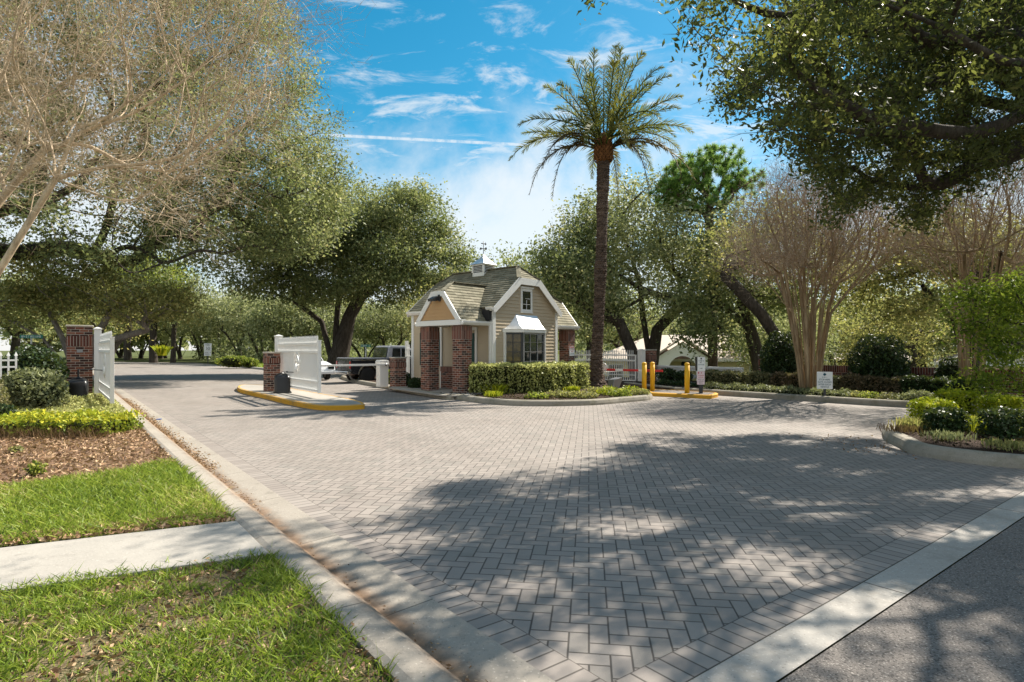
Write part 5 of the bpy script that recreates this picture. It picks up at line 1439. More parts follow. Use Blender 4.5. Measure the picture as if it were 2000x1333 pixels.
# ================================================================== PALM
def palm():
    base = Vector((3.05, 21.5, .12)); D = 21.5
    r = empty('palm_tree', base, 0, 'tall date palm with a slightly leaning rough trunk and arching feathery fronds', 'palm tree')
    pts = []
    for i in range(111):
        u = i / 110; z = 8.35 * u
        x = .06 * math.sin(u * 3.1) * 1.2 + .22 * u + .10 * u * u; pts.append((x, .1 * u, z))
    # trunk surface: rings of leaf scars
    mb = MB(); N = 26; vs, fs = [], []
    rg = np.random.default_rng(3)
    ph = rg.random(200)
    rows = 330
    for i in range(rows + 1):
        u = i / rows; z = 8.35 * u; k = min(109, int(u * 110)); f = u * 110 - k
        cx = pts[k][0] * (1 - f) + pts[k+1][0] * f; cy = pts[k][1] * (1 - f) + pts[k+1][1] * f
        R0 = .215 + .05 * math.exp(-z / .5) + .28 * math.exp(-z / .28) + (.025 if z > 7.2 else 0) - .02 * math.sin(u * 3)
        R0 += .035 * math.exp(-((z - 6.6) / .15) ** 2) + .03 * math.exp(-((z - 4.3) / .5) ** 2)
        rough = .05 if z < 3.4 else .06 if z < 5.2 else .03 if z < 6.4 else .045
        rough += .05 * math.exp(-z / .35)
        row = z / .085
        for q in range(N):
            a = 2 * math.pi * q / N
            cell = (q / N * 13 + (int(row) % 2) * .5)
            dz = row - int(row); dq = abs(cell - int(cell) - .5) * 2
            h = (1 - dz) * (1 - dq ** 2) * .9 + .1 * ph[(int(row) * 13 + int(cell)) % 200]
            rr = R0 + rough * (h - .4 + (ph[(int(cell) * 7 + int(row)) % 200] - .5) * .5)
            vs.append((cx + rr * math.cos(a), cy + rr * math.sin(a), z))
    for i in range(rows):
        for q in range(N): w = (q + 1) % N; fs.append((i*N+q, i*N+w, (i+1)*N+w, (i+1)*N+q))
    mb.add(vs, fs, 0, False); mb.build('trunk', 'palm_bark', r, uv=False)
    top = Vector(pts[-1])
    # boss of old leaf bases
    mb = MB(); mb.lathe([(.20, -.1), (.27, 0), (.31, .25), (.30, .55), (.25, .80), (.12, 1.0), (0, 1.05)], 18, tuple(top))
    for j in range(9):
        for q in range(15):
            a = 2 * math.pi * (q + .5 * (j % 2)) / 15; zz = .0 + j * .085; rr = .29 if j < 6 else .26
            c = top + Vector((math.cos(a) * rr, math.sin(a) * rr, zz)); d = Vector((math.cos(a), math.sin(a), 1.2)).normalized()
            s_ = Vector((-math.sin(a), math.cos(a), 0)); L = .13; w = .065; up = Vector((math.cos(a), math.sin(a), -.1)) * .05
            mb.add([c - s_ * w, c + s_ * w, c + d * L + s_ * w * .6, c + d * L - s_ * w * .6, c + up - s_ * w * .7 - d * .03, c + up + s_ * w * .7 - d * .03], [(0, 1, 2, 3), (4, 5, 2, 3), (0, 4, 3), (1, 5, 2), (0, 1, 5, 4)])
    mb.build('crown_boss', 'boot', r, uv=False)
    C = top + Vector((0, 0, .85))
    cw = base + C
    tips = [(995,315,-.5,1),(1012,246,-.8,1),(1020,262,1.4,0),(1034,382,.3,2),(1078,391,-.6,2),(1062,172,.5,0),(1111,120,-.3,0),(1138,122,.9,0),(1164,100,.2,0),(1211,98,-.2,0),(1257,106,-.9,1),(1294,134,.6,0),(1332,190,-.3,1),(1328,213,1.2,0),(1354,260,.1,1),(1318,269,-1.2,0),(1272,333,1.0,0),(1268,390,-.5,2),(1358,353,.5,2),(1330,340,-1.2,2),(1207,389,1.6,2),(1156,350,1.7,0),(1100,250,-2.2,0),(1235,180,-1.7,1),(1135,190,-1.6,1),(1180,130,1.8,0),(1235,130,1.5,0),(1085,215,2.2,0),(1290,235,-2.1,0),(1060,330,-1.6,2),(1205,90,.9,0),(1145,285,-2.8,0),(1225,290,-2.6,1),(1020,300,1.2,1),(1150,150,-1.1,0),(1225,115,.2,0),(1270,165,-1.3,0),(1090,165,.2,1),(1310,150,.1,0),(1200,125,-.8,1),(1330,300,1.0,1)]
    for i, (px, py, dy, kind) in enumerate(tips):
        T = P(px, py, D + .1 + dy) - base
        v = T - C; h = Vector((v.x, v.y, 0)); hl = h.length; hd = h.normalized() if hl > .01 else Vector((0, 1, 0))
        S = C + hd * .22 + Vector((0, 0, -.45 if v.z < -.4 else -.1))
        v = T - S; ln = v.length
        rise = {True: .55}.get(v.z > 1.2, .0)
        c1 = S + hd * max(.25, hl * .28) + Vector((0, 0, max(.25, v.z * .55) if v.z > .6 else .75 if v.z > -1.2 else .45))
        c2 = S + hd * hl * .78 + Vector((0, 0, (v.z * 1.02 + .1) if v.z > .6 else (max(v.z, -1) * .35 + .65)))
        pts_ = []; NN = 26
        for k in range(NN + 1):
            t = k / NN; pts_.append(S * (1-t)**3 + c1 * 3*t*(1-t)**2 + c2 * 3*t*t*(1-t) + T * t**3)
        mbf = MB(); mbf.tube(pts_, [.028 * (1 - k / NN) ** .8 + .006 for k in range(NN + 1)], 5)
        mat = ['frond_green', 'frond_green', 'frond_dry'][kind]
        fo = mbf.build('frond', mat, r, uv=False)
        Q = []; nL = 58
        rgf = np.random.default_rng(100 + i)
        for k in range(nL):
            t = .12 + .88 * k / nL; q = t * NN; a = int(min(q, NN - 1)); f = q - a
            p = pts_[a].lerp(pts_[a + 1], f); d = (pts_[a + 1] - pts_[a]).normalized()
            side = d.cross(Vector((0, 0, 1)));
            if side.length < .05: side = d.cross(hd)
            side.normalize(); up = side.cross(d).normalized()
            L = .49 * math.sin(math.pi * (.16 + .80 * t) ** .8) * (1.0 if kind != 2 else .8) + .06
            for sg in (-1, 1):
                fi = R(rgf.uniform(-35, 75)); dr = (side * sg * math.cos(fi) + up * math.sin(fi) + d * (.8 + .5 * t)).normalized()
                droop = Vector((0, 0, -.10 - .1 * (kind == 2))) * L
                tip = p + dr * L + droop; w = d * .017
                m_ = p + dr * L * .5
                Q.append([tuple(p - w * .7), tuple(p + w * .7), tuple(m_ + w * 1.1), tuple(tip), tuple(m_ - w * 1.1)])
        V = np.array(Q, dtype=float); base_s = {0: .55, 1: .62, 2: .55}[kind]
        sh = (base_s + rgf.normal(size=len(V)) * .18 - (.15 if dy < -1 and kind == 0 else 0)).clip(0, 1)
        if kind == 1: sh = (sh + .15).clip(0, 1)
        quads_mesh('leaflets', V, mat, sh, fo, 5)
palm()

# ================================================================== HEDGES AND SHRUBS
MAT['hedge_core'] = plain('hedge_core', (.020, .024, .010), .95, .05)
def hedge_line(name, label, pts, w, z0, z1, leaf, n, size, group=None, cat='hedge', rnd=.06, core=.07, seed=1, wob=.025, toplit=0.):
    """clipped hedge along a line: woody core and a skin of leaves over sides, ends and top"""
    rg = np.random.default_rng(seed); pts = [Vector((p[0], p[1], 0)) for p in pts]
    if len(pts) > 2:
        q_ = []
        for i in range(len(pts) - 1):
            a_, b_, c_, d_ = pts[max(i-1, 0)], pts[i], pts[i+1], pts[min(i+2, len(pts)-1)]
            for k_ in range(4):
                t_ = k_ / 4; q_.append(.5 * ((2*b_) + (c_-a_)*t_ + (2*a_-5*b_+4*c_-d_)*t_*t_ + (3*b_-a_-3*c_+d_)*t_**3))
        pts = q_ + [pts[-1]]
    base = pts[0].copy(); r = empty(name, (base.x, base.y, z0), 0, label, cat, group)
    P_ = [p - base for p in pts]; seg = [(P_[i+1] - P_[i]).length for i in range(len(P_)-1)]; L = sum(seg); H = z1 - z0
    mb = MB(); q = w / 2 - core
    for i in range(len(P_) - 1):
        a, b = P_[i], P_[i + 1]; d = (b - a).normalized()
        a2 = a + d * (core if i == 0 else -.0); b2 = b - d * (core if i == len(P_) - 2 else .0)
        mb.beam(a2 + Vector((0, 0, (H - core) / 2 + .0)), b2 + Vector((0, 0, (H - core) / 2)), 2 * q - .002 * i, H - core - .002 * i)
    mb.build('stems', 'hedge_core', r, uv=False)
    def at(s_):
        k = 0
        while k < len(seg) - 1 and s_ > seg[k]: s_ -= seg[k]; k += 1
        d = (P_[k+1] - P_[k]).normalized(); return P_[k] + d * s_, Vector((-d.y, d.x, 0))
    A = np.array([L * w, L * H, L * H, w * H, w * H]); A = A / A.sum(); C = np.zeros((n, 3))
    f = rg.choice(5, n, p=A); u = rg.random(n); v = rg.random(n)
    for i in range(n):
        if f[i] == 0: s_, o, z = u[i] * L, (v[i] - .5) * w, H
        elif f[i] in (1, 2): s_, o, z = u[i] * L, (w / 2) * (1 if f[i] == 1 else -1), v[i] * H
        else: s_, o, z = (0 if f[i] == 3 else L), (u[i] - .5) * w, v[i] * H
        c, nn = at(min(L, max(0, s_)))
        k = 1 - rnd * (z / H) ** 6 * (1 if f[i] in (1, 2) else 0) * 2
        wv = wob * (math.sin(s_ * 7 + o * 5) + math.sin(s_ * 17 + z * 9))
        p = c + nn * o * k; C[i] = (p.x, p.y, z - (rnd * H * (abs(o) / (w / 2)) ** 5 if f[i] == 0 else 0) + (wv if f[i] == 0 else 0))
        if f[i] in (1, 2): C[i, 0] += nn.x * wv; C[i, 1] += nn.y * wv
    C += rg.normal(size=C.shape) * [.028, .028, .022]; C[:, 2] = np.maximum(C[:, 2], .01)
    sh = (.45 + rg.normal(size=n) * .2 + toplit * (C[:, 2] > H * .82)).clip(0, 1)  # upper leaves lighter and yellower: light on the hedge top put into their colour
    quads_mesh('foliage', leaf_cards(C, size, .55, .1, 0, rg=rg), leaf, sh, r)
    return r
def shrub(name, label, p, lobes, leaf, n, size, z0=.1, group=None, cat='shrub', seed=1, core=True, shell=.35, aspect=.5, stems=9, hang=0.):
    """loose or rounded shrub; lobes = (dx,dy,dz,rx,ry,rz,weight) around its foot"""
    rg = np.random.default_rng(seed); r = empty(name, (p[0], p[1], z0), 0, label, cat, group)
    C = []
    for dx, dy, dz, rx, ry, rz, wt in lobes:
        k = int(n * wt); d = unit(rg.normal(size=(k, 3))); rad = 1 - rg.random(k) ** 1.3 * shell
        bump = 1 + .08 * np.sin(d[:, 0] * 7 + dz) * np.sin(d[:, 2] * 6 + dx)
        C.append(np.array([dx, dy, dz]) + d * (rad * bump)[:, None] * [rx, ry, rz])
    C = np.concatenate(C); C = C[C[:, 2] > .01]
    quads_mesh('foliage', leaf_cards(C, size, aspect, .1, hang, rg=rg), leaf, (.42 + rg.normal(size=len(C)) * .22).clip(0, 1), r)
    mb = MB()
    for dx, dy, dz, rx, ry, rz, wt in lobes:
        for q in range(stems):
            e = Vector((dx, dy, dz)) + Vector(rg.normal(size=3)) * .5 * min(rx, rz); e.z = max(e.z, .05)
            m_ = Vector((dx * .4, dy * .4, e.z * .45)) + Vector(rg.normal(size=3)) * .04
            mb.tube([Vector(rg.normal(size=3)) * .04 * Vector((1, 1, 0)).length * 0 + Vector((rg.normal() * .05, rg.normal() * .05, 0)), m_, e], [.022, .014, .006], 5)
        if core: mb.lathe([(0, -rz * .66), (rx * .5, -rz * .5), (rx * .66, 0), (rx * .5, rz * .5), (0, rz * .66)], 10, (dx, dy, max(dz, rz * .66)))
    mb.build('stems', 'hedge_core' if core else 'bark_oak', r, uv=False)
    return r
def tuft(name, label, p, n, h, w, leaf, z0=.13, spread=.6, group=None, cat='plant', seed=1, foot=.06, curve=.5):
    rg = np.random.default_rng(seed); Q = np.stack([rg.normal(size=n) * foot, rg.normal(size=n) * foot, np.zeros(n)], 1)
    a = rg.random(n) * 6.283; s_ = spread * rg.random(n) ** .6
    T = Q + np.stack([np.cos(a) * s_, np.sin(a) * s_, np.ones(n)], 1) * (h * (.6 + .5 * rg.random(n)))[:, None]
    mid = Q * .4 + T * .6 + np.array([0, 0, 1]) * h * .18 * curve; T[:, 2] -= h * .25 * curve * s_ / spread
    d = T - Q; s = unit(np.cross(d, rg.normal(size=d.shape))) * w
    V = np.stack([Q - s * .4, Q + s * .4, mid + s * .5, T, mid - s * .5], 1)
    o = quads_mesh(name, V, leaf, (.5 + rg.normal(size=n) * .22).clip(0, 1), None, 5); o.location = (p[0], p[1], z0)
    return tag(o, label, cat, group)

def plants():
    hedge_line('clipped_hedge', 'pale green clipped hedge curving in front of the gatehouse window', [(-1.28, 18.72), (-.2, 18.62), (.55, 18.95), (1.5, 19.85), (2.5, 21.0)], .62, .12, 1.02, 'leaf_hedge', 15000, .062, wob=.02, toplit=.2)
    # lime ferns in the bed
    fl = [(954, 768), (976, 769), (987, 760), (1010, 759), (1032, 762), (1058, 757), (1090, 757), (1120, 764), (905 + 60, 775)]
    names = ['lime green fern tuft nearest the brick pillar', 'lime green fern tuft second from the brick pillar', 'lime green fern against the hedge, left of the bay window', 'lime green fern against the hedge under the bay window', 'lime green fern in the middle of the island bed', 'pale fern tuft below the right side of the bay window', 'small fern tuft between the hedge and the palm foot', 'small fern tuft just left of the palm foot', 'low green tuft at the left tip of the planted bed']
    for i, ((x, y), nm) in enumerate(zip(fl, names)):
        p = G(x, y, .12); tuft('fern', nm, p, 300, .34 if i < 7 else .18, .02, 'leaf_lime', .12, .75, 'lime ferns in the island bed', seed=i, foot=.1)
    cov = [(1044, 779, 'leaf_bright', .22, 'dark green leafy plant near the kerb below the bay window'), (1085, 776, 'leaf_yellow', .22, 'yellow green ground plant left of the palm near the kerb'), (1112, 777, 'leaf_yellow', .22, 'yellow green ground plant below the palm trunk'), (1142, 778, 'leaf_yellow', .22, 'trailing plant at the kerb right below the palm'), (1186, 772, 'leaf_lime', .30, 'lime leafy plant right of the palm foot'), (1208, 776, 'leaf_bright', .30, 'bright leafy plant nearest the kerb right of the palm'), (1228, 770, 'leaf_lime', .28, 'lime leafy plant at the right tip of the island bed'), (1246, 773, 'leaf_yellow', .24, 'last small plant of the bed beside the leftmost bollard'), (1160, 768, 'leaf_yellow', .22, 'yellow green plant touching the palm foot')]
    for i, (x, y, m, h, nm) in enumerate(cov):
        p = G(x, y, .12); shrub('bedding_plant', nm, p, [(0, 0, h * .35, .34, .28, h * .62, .6), (.2, .1, h * .3, .22, .22, h * .5, .4)], m, 700, .065, .12, 'low plants in the island bed', 'plant', 30 + i, False, .8, .45, 3)
    # shrubs by the bin and behind the barrier cabinet
    for i, (x, D, h, nm) in enumerate(((788, 21.9, .55, 'dark green shrub between the low brick pillar and the bin'), (812, 20.9, .38, 'small dark shrub in front of the bin by the porch pillar'), (757, 23.4, .6, 'green shrub behind the white barrier cabinet'))):
        shrub('shrub', nm, (P(x, 700, D).x, D), [(0, 0, h * .5, .3, .3, h * .55, 1)], 'leaf_dark' if i < 2 else 'leaf_bright', 1500, .06, .1, 'shrubs beside the low brick pillar', seed=50 + i)
    # left side
    shrub('dark_shrub', 'dense dark green shrub left of the tall brick pillar', (-12.1, 14.9), [(-.1, 0, .80, .62, .6, .72, .5), (.25, -.1, .72, .5, .55, .62, .3), (-.35, -.2, .7, .45, .5, .6, .2)], 'leaf_dark', 9000, .075, .1, seed=2)
    shrub('light_shrub', 'open shrub with light green leaves in front of the dark shrub', (-10.85, 13.3), [(0, 0, .5, .66, .55, .50, .5), (.35, -.2, .35, .5, .5, .36, .3), (-.4, .1, .5, .45, .45, .45, .2)], 'leaf_ash', 5200, .07, .1, seed=3)
    MATd = shrub('mottled_shrub', 'mottled yellowish shrub at the left edge by the picket fence', (-10.75, 11.6), [(0, 0, .45, .62, .6, .5, .6), (-.5, .2, .4, .55, .5, .45, .4)], 'leaf_mottled', 6500, .055, .1, seed=4)
    shrub('low_shrub', 'small dark green shrub at the left edge in front of the mottled shrub', (-9.6, 10.9), [(0, 0, .18, .34, .3, .22, 1)], 'leaf_dark', 1300, .055, .1, seed=5)
    shrub('conifer', 'bright yellow green rounded conifer at the far left behind the fence', (-19.6, 20.5), [(0, 0, .9, 1.15, 1.1, 1.35, 1)], 'leaf_lime', 9000, .10, .1, seed=6, cat='conifer')
    # ground cover carpet and the yellow topped hedge
    cover = [clipT(p, 1.06) for p in (G(60, 832, .1), G(290, 838, .1), G(262, 800, .1), G(235, 775, .1), G(60, 778, .1), G(10, 800, .1))]
    Q = scatter([(p[0], p[1]) for p in cover], 30000, .1); Q[:, 2] += .05 + rng.random(len(Q)) ** .6 * .10
    o = quads_mesh('ground_cover', leaf_cards(Q, .05, .55, .35), 'leaf_hedge', (.56 + .15 * vnoise(Q, 2.5, 8) + rng.normal(size=len(Q)) * .17).clip(0, 1)); tag(o, kind='stuff')
    hl = [(-13.5, 8.75), (-9.6, 9.55), (-7.9, 9.8), (-6.55, 9.85)]
    hedge_line('low_hedge', 'low clipped hedge with yellow tips above the brown leaf litter', hl, 1.0, .1, .38, 'leaf_yellow2', 13500, .055, cat='hedge', seed=12, wob=.03, core=.1, rnd=.15, toplit=.3)
    # russet dry stems along its front
    n = 3600; a = rng.random(n); seg = np.array(hl); k = np.minimum((a * 3).astype(int), 2); f = a * 3 - k
    B = seg[k] * (1 - f)[:, None] + seg[k + 1] * f[:, None]; B = np.c_[B[:, 0] + rng.normal(size=n) * .08 + .05, B[:, 1] - .52 + rng.normal(size=n) * .11, np.full(n, .1)]
    T = B + np.c_[rng.normal(size=n) * .06, rng.normal(size=n) * .06, .06 + rng.random(n) * .15]
    o = quads_mesh('dry_stems', strips(B, T, .008), 'leaf_russet', rng.random(n)); tag(o, kind='stuff')
    p = G(72, 930, .1); shrub('seedling', 'small bright green plant alone in the leaf mulch', p, [(0, 0, .07, .11, .09, .09, 1)], 'leaf_bright', 260, .04, .1, seed=7, core=False, shell=.8, stems=4, cat='plant')
    p = G(33, 886, .1); shrub('grass_sprig', 'tiny green sprig on the mulch below the low hedge', p, [(0, 0, .05, .10, .08, .06, 1)], 'leaf_yellow', 160, .035, .1, seed=8, core=False, shell=.9, stems=3, cat='plant')
    # right island: clipped cubes
    def cube(nm, x, y0, D, w, h, leaf, i): c = (x - 1000) / F_PX * D; hedge_line('clipped_shrub', nm, [(c - w / 2, D), (c + w / 2, D)], w, .15, .15 + h, leaf, 2400, .05, 'square clipped shrubs on the right island', 'shrub', .08, .09, 60 + i)
    cube('square yellow green shrub at the front left of the right island', 1822, 0, 10.35, .50, .42, 'leaf_lime', 1)
    cube('square yellow topped shrub behind the other two on the right island', 1868, 0, 11.5, .50, .50, 'leaf_lime', 2)
    cube('square dark shrub in front, third of the left trio', 1848, 0, 9.6, .40, .32, 'leaf_dark', 3)
    cube('square yellow shrub behind the dark one at the right', 1955, 0, 10.6, .44, .46, 'leaf_lime', 4)
    cube('square dark green shrub nearest the kerb on the right', 1958, 0, 9.0, .40, .38, 'leaf_dark', 5)
    for i, (x, y, h, m, nm) in enumerate(((1885, 838, .24, 'leaf_lime', 'bright grassy clump between the square shrubs, leftmost blade tuft'), (1908, 840, .28, 'leaf_bright', 'bright grassy clump in the middle of the right island'), (1928, 845, .22, 'leaf_lime', 'bright grassy clump beside the right dark cube'), (1782, 836, .20, 'leaf_yellow', 'loose yellow green plant near the tip of the right island'), (1765, 843, .12, 'leaf_russet', 'reddish twiggy plant at the tip of the right island'), (1850, 858, .13, 'leaf_ash', 'thin grey grassy tuft in front of the clipped cubes'), (1968, 876, .13, 'leaf_yellow', 'small yellow leaved plant under the dark cube'), (1992, 850, .3, 'leaf_bright', 'green leafy plant at the right picture edge on the island'))):
        tuft('grass_clump', nm, G(x, y, .16), 190, h, .016, m, .16, .5, 'grassy clumps on the right island', seed=80 + i, foot=.13)
    # garden strip: clipped hedge pieces (front face along t = 19.1)
    def onl(px, t): k = (px - 1000) / F_PX; D = t / (k * VX + VY); return (k * D, D)
    seg = [(1376, 1452, 'leaf_mottled', 'olive clipped hedge block beside the reader sign'), (1468, 1508, 'leaf_mottled', 'short olive hedge block left of the first round shrub foot'), (1515, 1546, 'leaf_pinkish', 'narrow hedge block under the first round shrub'), (1549, 1583, 'leaf_pinkish', 'hedge block just left of the bare tree trunks'), (1594, 1640, 'leaf_mottled', 'hedge block behind the STOP HERE sign'), (1652, 1682, 'leaf_pinkish', 'reddish hedge block right of the STOP HERE sign'), (1685, 1764, 'leaf_pinkish', 'long reddish hedge block under the second round shrub'), (1768, 1850, 'leaf_dark', 'dark green hedge block right of the second round shrub'), (1857, 1912, 'leaf_dark', 'last dark hedge block by the right bare tree')]
    for i, (a, b, m, nm) in enumerate(seg):
        hedge_line('hedge_block', nm, [onl(a, 19.35), onl(b, 19.35)], .62, .1, .66 + .03 * math.sin(i * 3), m, 3300 if b - a < 60 else 4800, .06, 'clipped hedge blocks along the garden wall', seed=100 + i, wob=.03)
    for i, (a, b, t0, m, h, nm) in enumerate(((1382, 1660, 17.75, 'leaf_ash', .30, 'low silvery edging hedge between the far kerb and the hedge blocks'), (1775, 2060, 18.2, 'leaf_ash', .33, 'low silvery edging hedge behind the bright lawn on the right'), (1290, 1378, 18.9, 'leaf_dark', .22, 'low dark edging behind the yellow bollards'))):
        hedge_line('edging_hedge', nm, [onl(a, t0), onl((a + b) / 2, t0), onl(b, t0)], .55, .1, h, m, 5200, .05, 'low edging hedges along the far kerb', seed=130 + i, wob=.035)
    for i, (x, nm) in enumerate(((1672, 'loose yellow green plant on the far kerb edge right of the STOP HERE sign'), (1700, 'low green plant in the thin part of the edging'), (1735, 'low brownish plant where the edging hedge is thin'), (1765, 'low leafy plant left of the bright lawn'))):
        c = onl(x, 17.9); shrub('bedding_plant', nm, c, [(0, 0, .09, .34, .26, .15, 1)], ('leaf_yellow', 'leaf_bright', 'leaf_mottled', 'leaf_ash')[i], 800, .05, .1, 'loose plants along the far kerb', 'plant', 140 + i, False, .8, .45, 3)
    for i, (x, t, w, h, nm) in enumerate(((1527, 20.15, .70, 2.02, 'dark round topped evergreen shrub left of the bare tree'), (1716, 20.15, .83, 1.85, 'wide dark evergreen shrub in the middle of the garden wall'), (1860, 20.2, .42, 1.2, 'small dark evergreen bush right of the wide evergreen'))):
        c = onl(x, t); shrub('round_shrub', nm, c, [(0, 0, h * .52, w, w * .9, h * .53, .6), (0, 0, h * .36, w * 1.02, w * .9, h * .38, .4)], 'leaf_dark', 10000 if i < 2 else 3800, .075, .05, 'dark evergreens before the garden wall', seed=150 + i, shell=.2)
    for i, (x, t, w, h, nm) in enumerate(((1303, 20.3, .45, .62, 'dark bush before the X braced railing, behind the bollard gap'), (1335, 20.2, .38, .55, 'dark bush with pale leaf tips right behind the right bollard'), (1400, 20.3, .4, .6, 'dark bush between the railing and the olive hedge'))):
        c = onl(x, t); shrub('shrub', nm, c, [(0, 0, h * .5, w, w, h * .5, 1)], 'leaf_dark', 1900, .07, .1, 'dark bushes in front of the railing', seed=160 + i, shell=.5)
    c = P(456, 702, 46); shrub('verge_shrub', 'dark green leafy plant on the verge left of the median pillar', (c.x, 46), [(0, 0, .45, 1.4, .8, .5, .6), (1.1, .2, .35, .8, .6, .4, .4)], 'leaf_bright', 2600, .14, .1, seed=170)
plants()

# ================================================================== TREES
SUNP = lambda p: (p[0] - p[2] * SH.x, p[1] - p[2] * SH.y)
def proj(p): return (1000 + F_PX * p[0] / p[1], HOR - F_PX * (p[2] - CAMZ) / p[1])

def overhead_oak():
    """live oak whose trunk stands right of the frame; its crown shades the paving in front of the camera"""
    rg = np.random.default_rng(21)
    vis = [(1232, -60), (1246, 20), (1262, 28), (1300, 60), (1262, 100), (1290, 140), (1340, 95), (1400, 110), (1420, 190), (1395, 215), (1450, 215), (1500, 150), (1560, 150), (1500, 240), (1485, 268), (1560, 255), (1575, 320), (1610, 420), (1650, 430), (1700, 395), (1750, 440), (1800, 430), (1850, 400), (1900, 360), (2000, 345), (2300, 380), (2300, -60)]
    mask = [(1250, 852), (1330, 842), (1420, 858), (1500, 850), (1700, 858), (1760, 880), (2000, 900), (2600, 920), (3400, 1100), (3400, 2600), (-900, 2600), (-400, 1130), (0, 1100), (300, 1050), (440, 1020), (480, 990), (600, 985), (690, 1000), (850, 1000), (845, 960), (900, 935), (1000, 922), (1100, 935), (1165, 905), (1200, 880)]
    def hole(x, y): return math.sin(x * 2.6 + y * 2.1 + 1) + math.sin(y * 5.6 - x * 1.7) + .9 * math.sin(x * 7.3 + y * 3 + 2) > .22
    tips = []
    # (a) clumps chosen so that their shade lies where the photograph has it
    tries = 0
    while len(tips) < 520 and tries < 150000:
        tries += 1
        if len(tips) < 300: gy = rg.uniform(0.2, 10.6); gx = rg.uniform(-4.5, 11)
        else: gy = rg.uniform(1.2, 7.0); gx = rg.uniform(-.5, 5.0)
        pp = proj((gx, max(gy, .3), 0))
        if not in_poly(pp[0], pp[1], mask): continue
        if gx < -.2 - .1 * gy and rg.random() > .30: continue
        if hole(gx, gy): continue
        z = rg.uniform(4.2, 9.0); x, y = gx + z * SH.x, gy + z * SH.y
        q = proj((x, y, z))
        if q[1] > -60 and y < 6.5: continue
        out = q[1] < -30 or q[0] > 2030
        if not (out or in_poly(q[0], q[1], vis)): continue
        if (x - 14) ** 2 + (y - 10) ** 2 > 15.5 ** 2: continue
        tips.append((x, y, z))
    nA = len(tips)
    tries = 0
    while len(tips) < nA + 430 and tries < 120000:      # (b) the visible crown
        tries += 1
        px = 1235 + (2080 - 1235) * rg.random() ** 1.15; py = rg.uniform(-60, 445)
        if not in_poly(px, py, vis): continue
        D = rg.uniform(6.8, 11.5) if px < 1600 and rg.random() < .8 else rg.uniform(10.0, 16.5); p = P(px, py, D)
        if p.z > 12: continue
        s = SUNP(p); q = proj((s[0], max(s[1], .2), 0))
        if s[1] > .5 and (not in_poly(q[0], q[1], mask) or (hole(*s) and rg.random() < .75) or (s[0] < -.2 - .08 * s[1] and (rg.random() < .62 or hole(s[0] * .8 + 3, s[1] * 1.4)))): continue
        tips.append(tuple(p))
    tips = np.array(tips)
    trunk = [(14.2, 10.6, 0), (14.1, 10.7, 1.2), (13.9, 10.8, 2.6), (13.6, 10.8, 3.6)]
    l1 = [(14.2, 10.6, 0), (12.6, 11.6, 4.9), (11.0, 12.2, 6.2), (9.3, 12.6, 7.4)]
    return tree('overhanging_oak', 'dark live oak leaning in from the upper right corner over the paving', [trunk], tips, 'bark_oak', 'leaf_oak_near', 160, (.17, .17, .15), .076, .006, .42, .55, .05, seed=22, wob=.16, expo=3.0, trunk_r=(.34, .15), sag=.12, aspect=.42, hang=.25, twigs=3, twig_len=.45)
overhead_oak()

def left_oak():
    rg = np.random.default_rng(31)
    vis = [(-200, -150), (480, -150), (560, 20), (590, 60), (560, 110), (625, 130), (610, 200), (655, 235), (645, 300), (700, 350), (690, 420), (640, 470), (560, 500), (480, 500), (400, 545), (330, 520), (250, 555), (100, 520), (0, 490), (-200, 480)]
    tips = []
    while len(tips) < 680:
        px = rg.uniform(-200, 700); py = rg.uniform(-150, 555)
        if not in_poly(px, py, vis): continue
        # thinner where the photograph lets the sky through
        if py > 430 and px < 250 and rg.random() < .55: continue
        D = 22 + 10 * (px + 200) / 900 + rg.normal() * 2.2
        if py < 0: D -= 2
        tips.append(tuple(P(px, py, D)))
    low_ = [(280, 340), (480, 300), (640, 300), (700, 370), (680, 440), (600, 490), (480, 500), (380, 520), (300, 480)]; n_ = len(tips)
    while len(tips) < n_ + 150:
        px = rg.uniform(280, 700); py = rg.uniform(300, 520)
        if in_poly(px, py, low_): tips.append(tuple(P(px, py, rg.uniform(27, 34))))
    tips = np.array(tips)
    trunk = [(-26, 25, 0), (-25.9, 25, 1.5), (-25.4, 25.2, 3.2), (-24.5, 25.6, 4.6)]
    return tree('spreading_oak', 'huge spreading oak reaching from the left edge over the entrance lane', [trunk], tips, 'bark_oak', 'leaf_oak', 250, (.5, .5, .36), .13, .012, .50, .35, .1, seed=32, sag=.06, twigs=3, twig_len=.9)
left_oak()

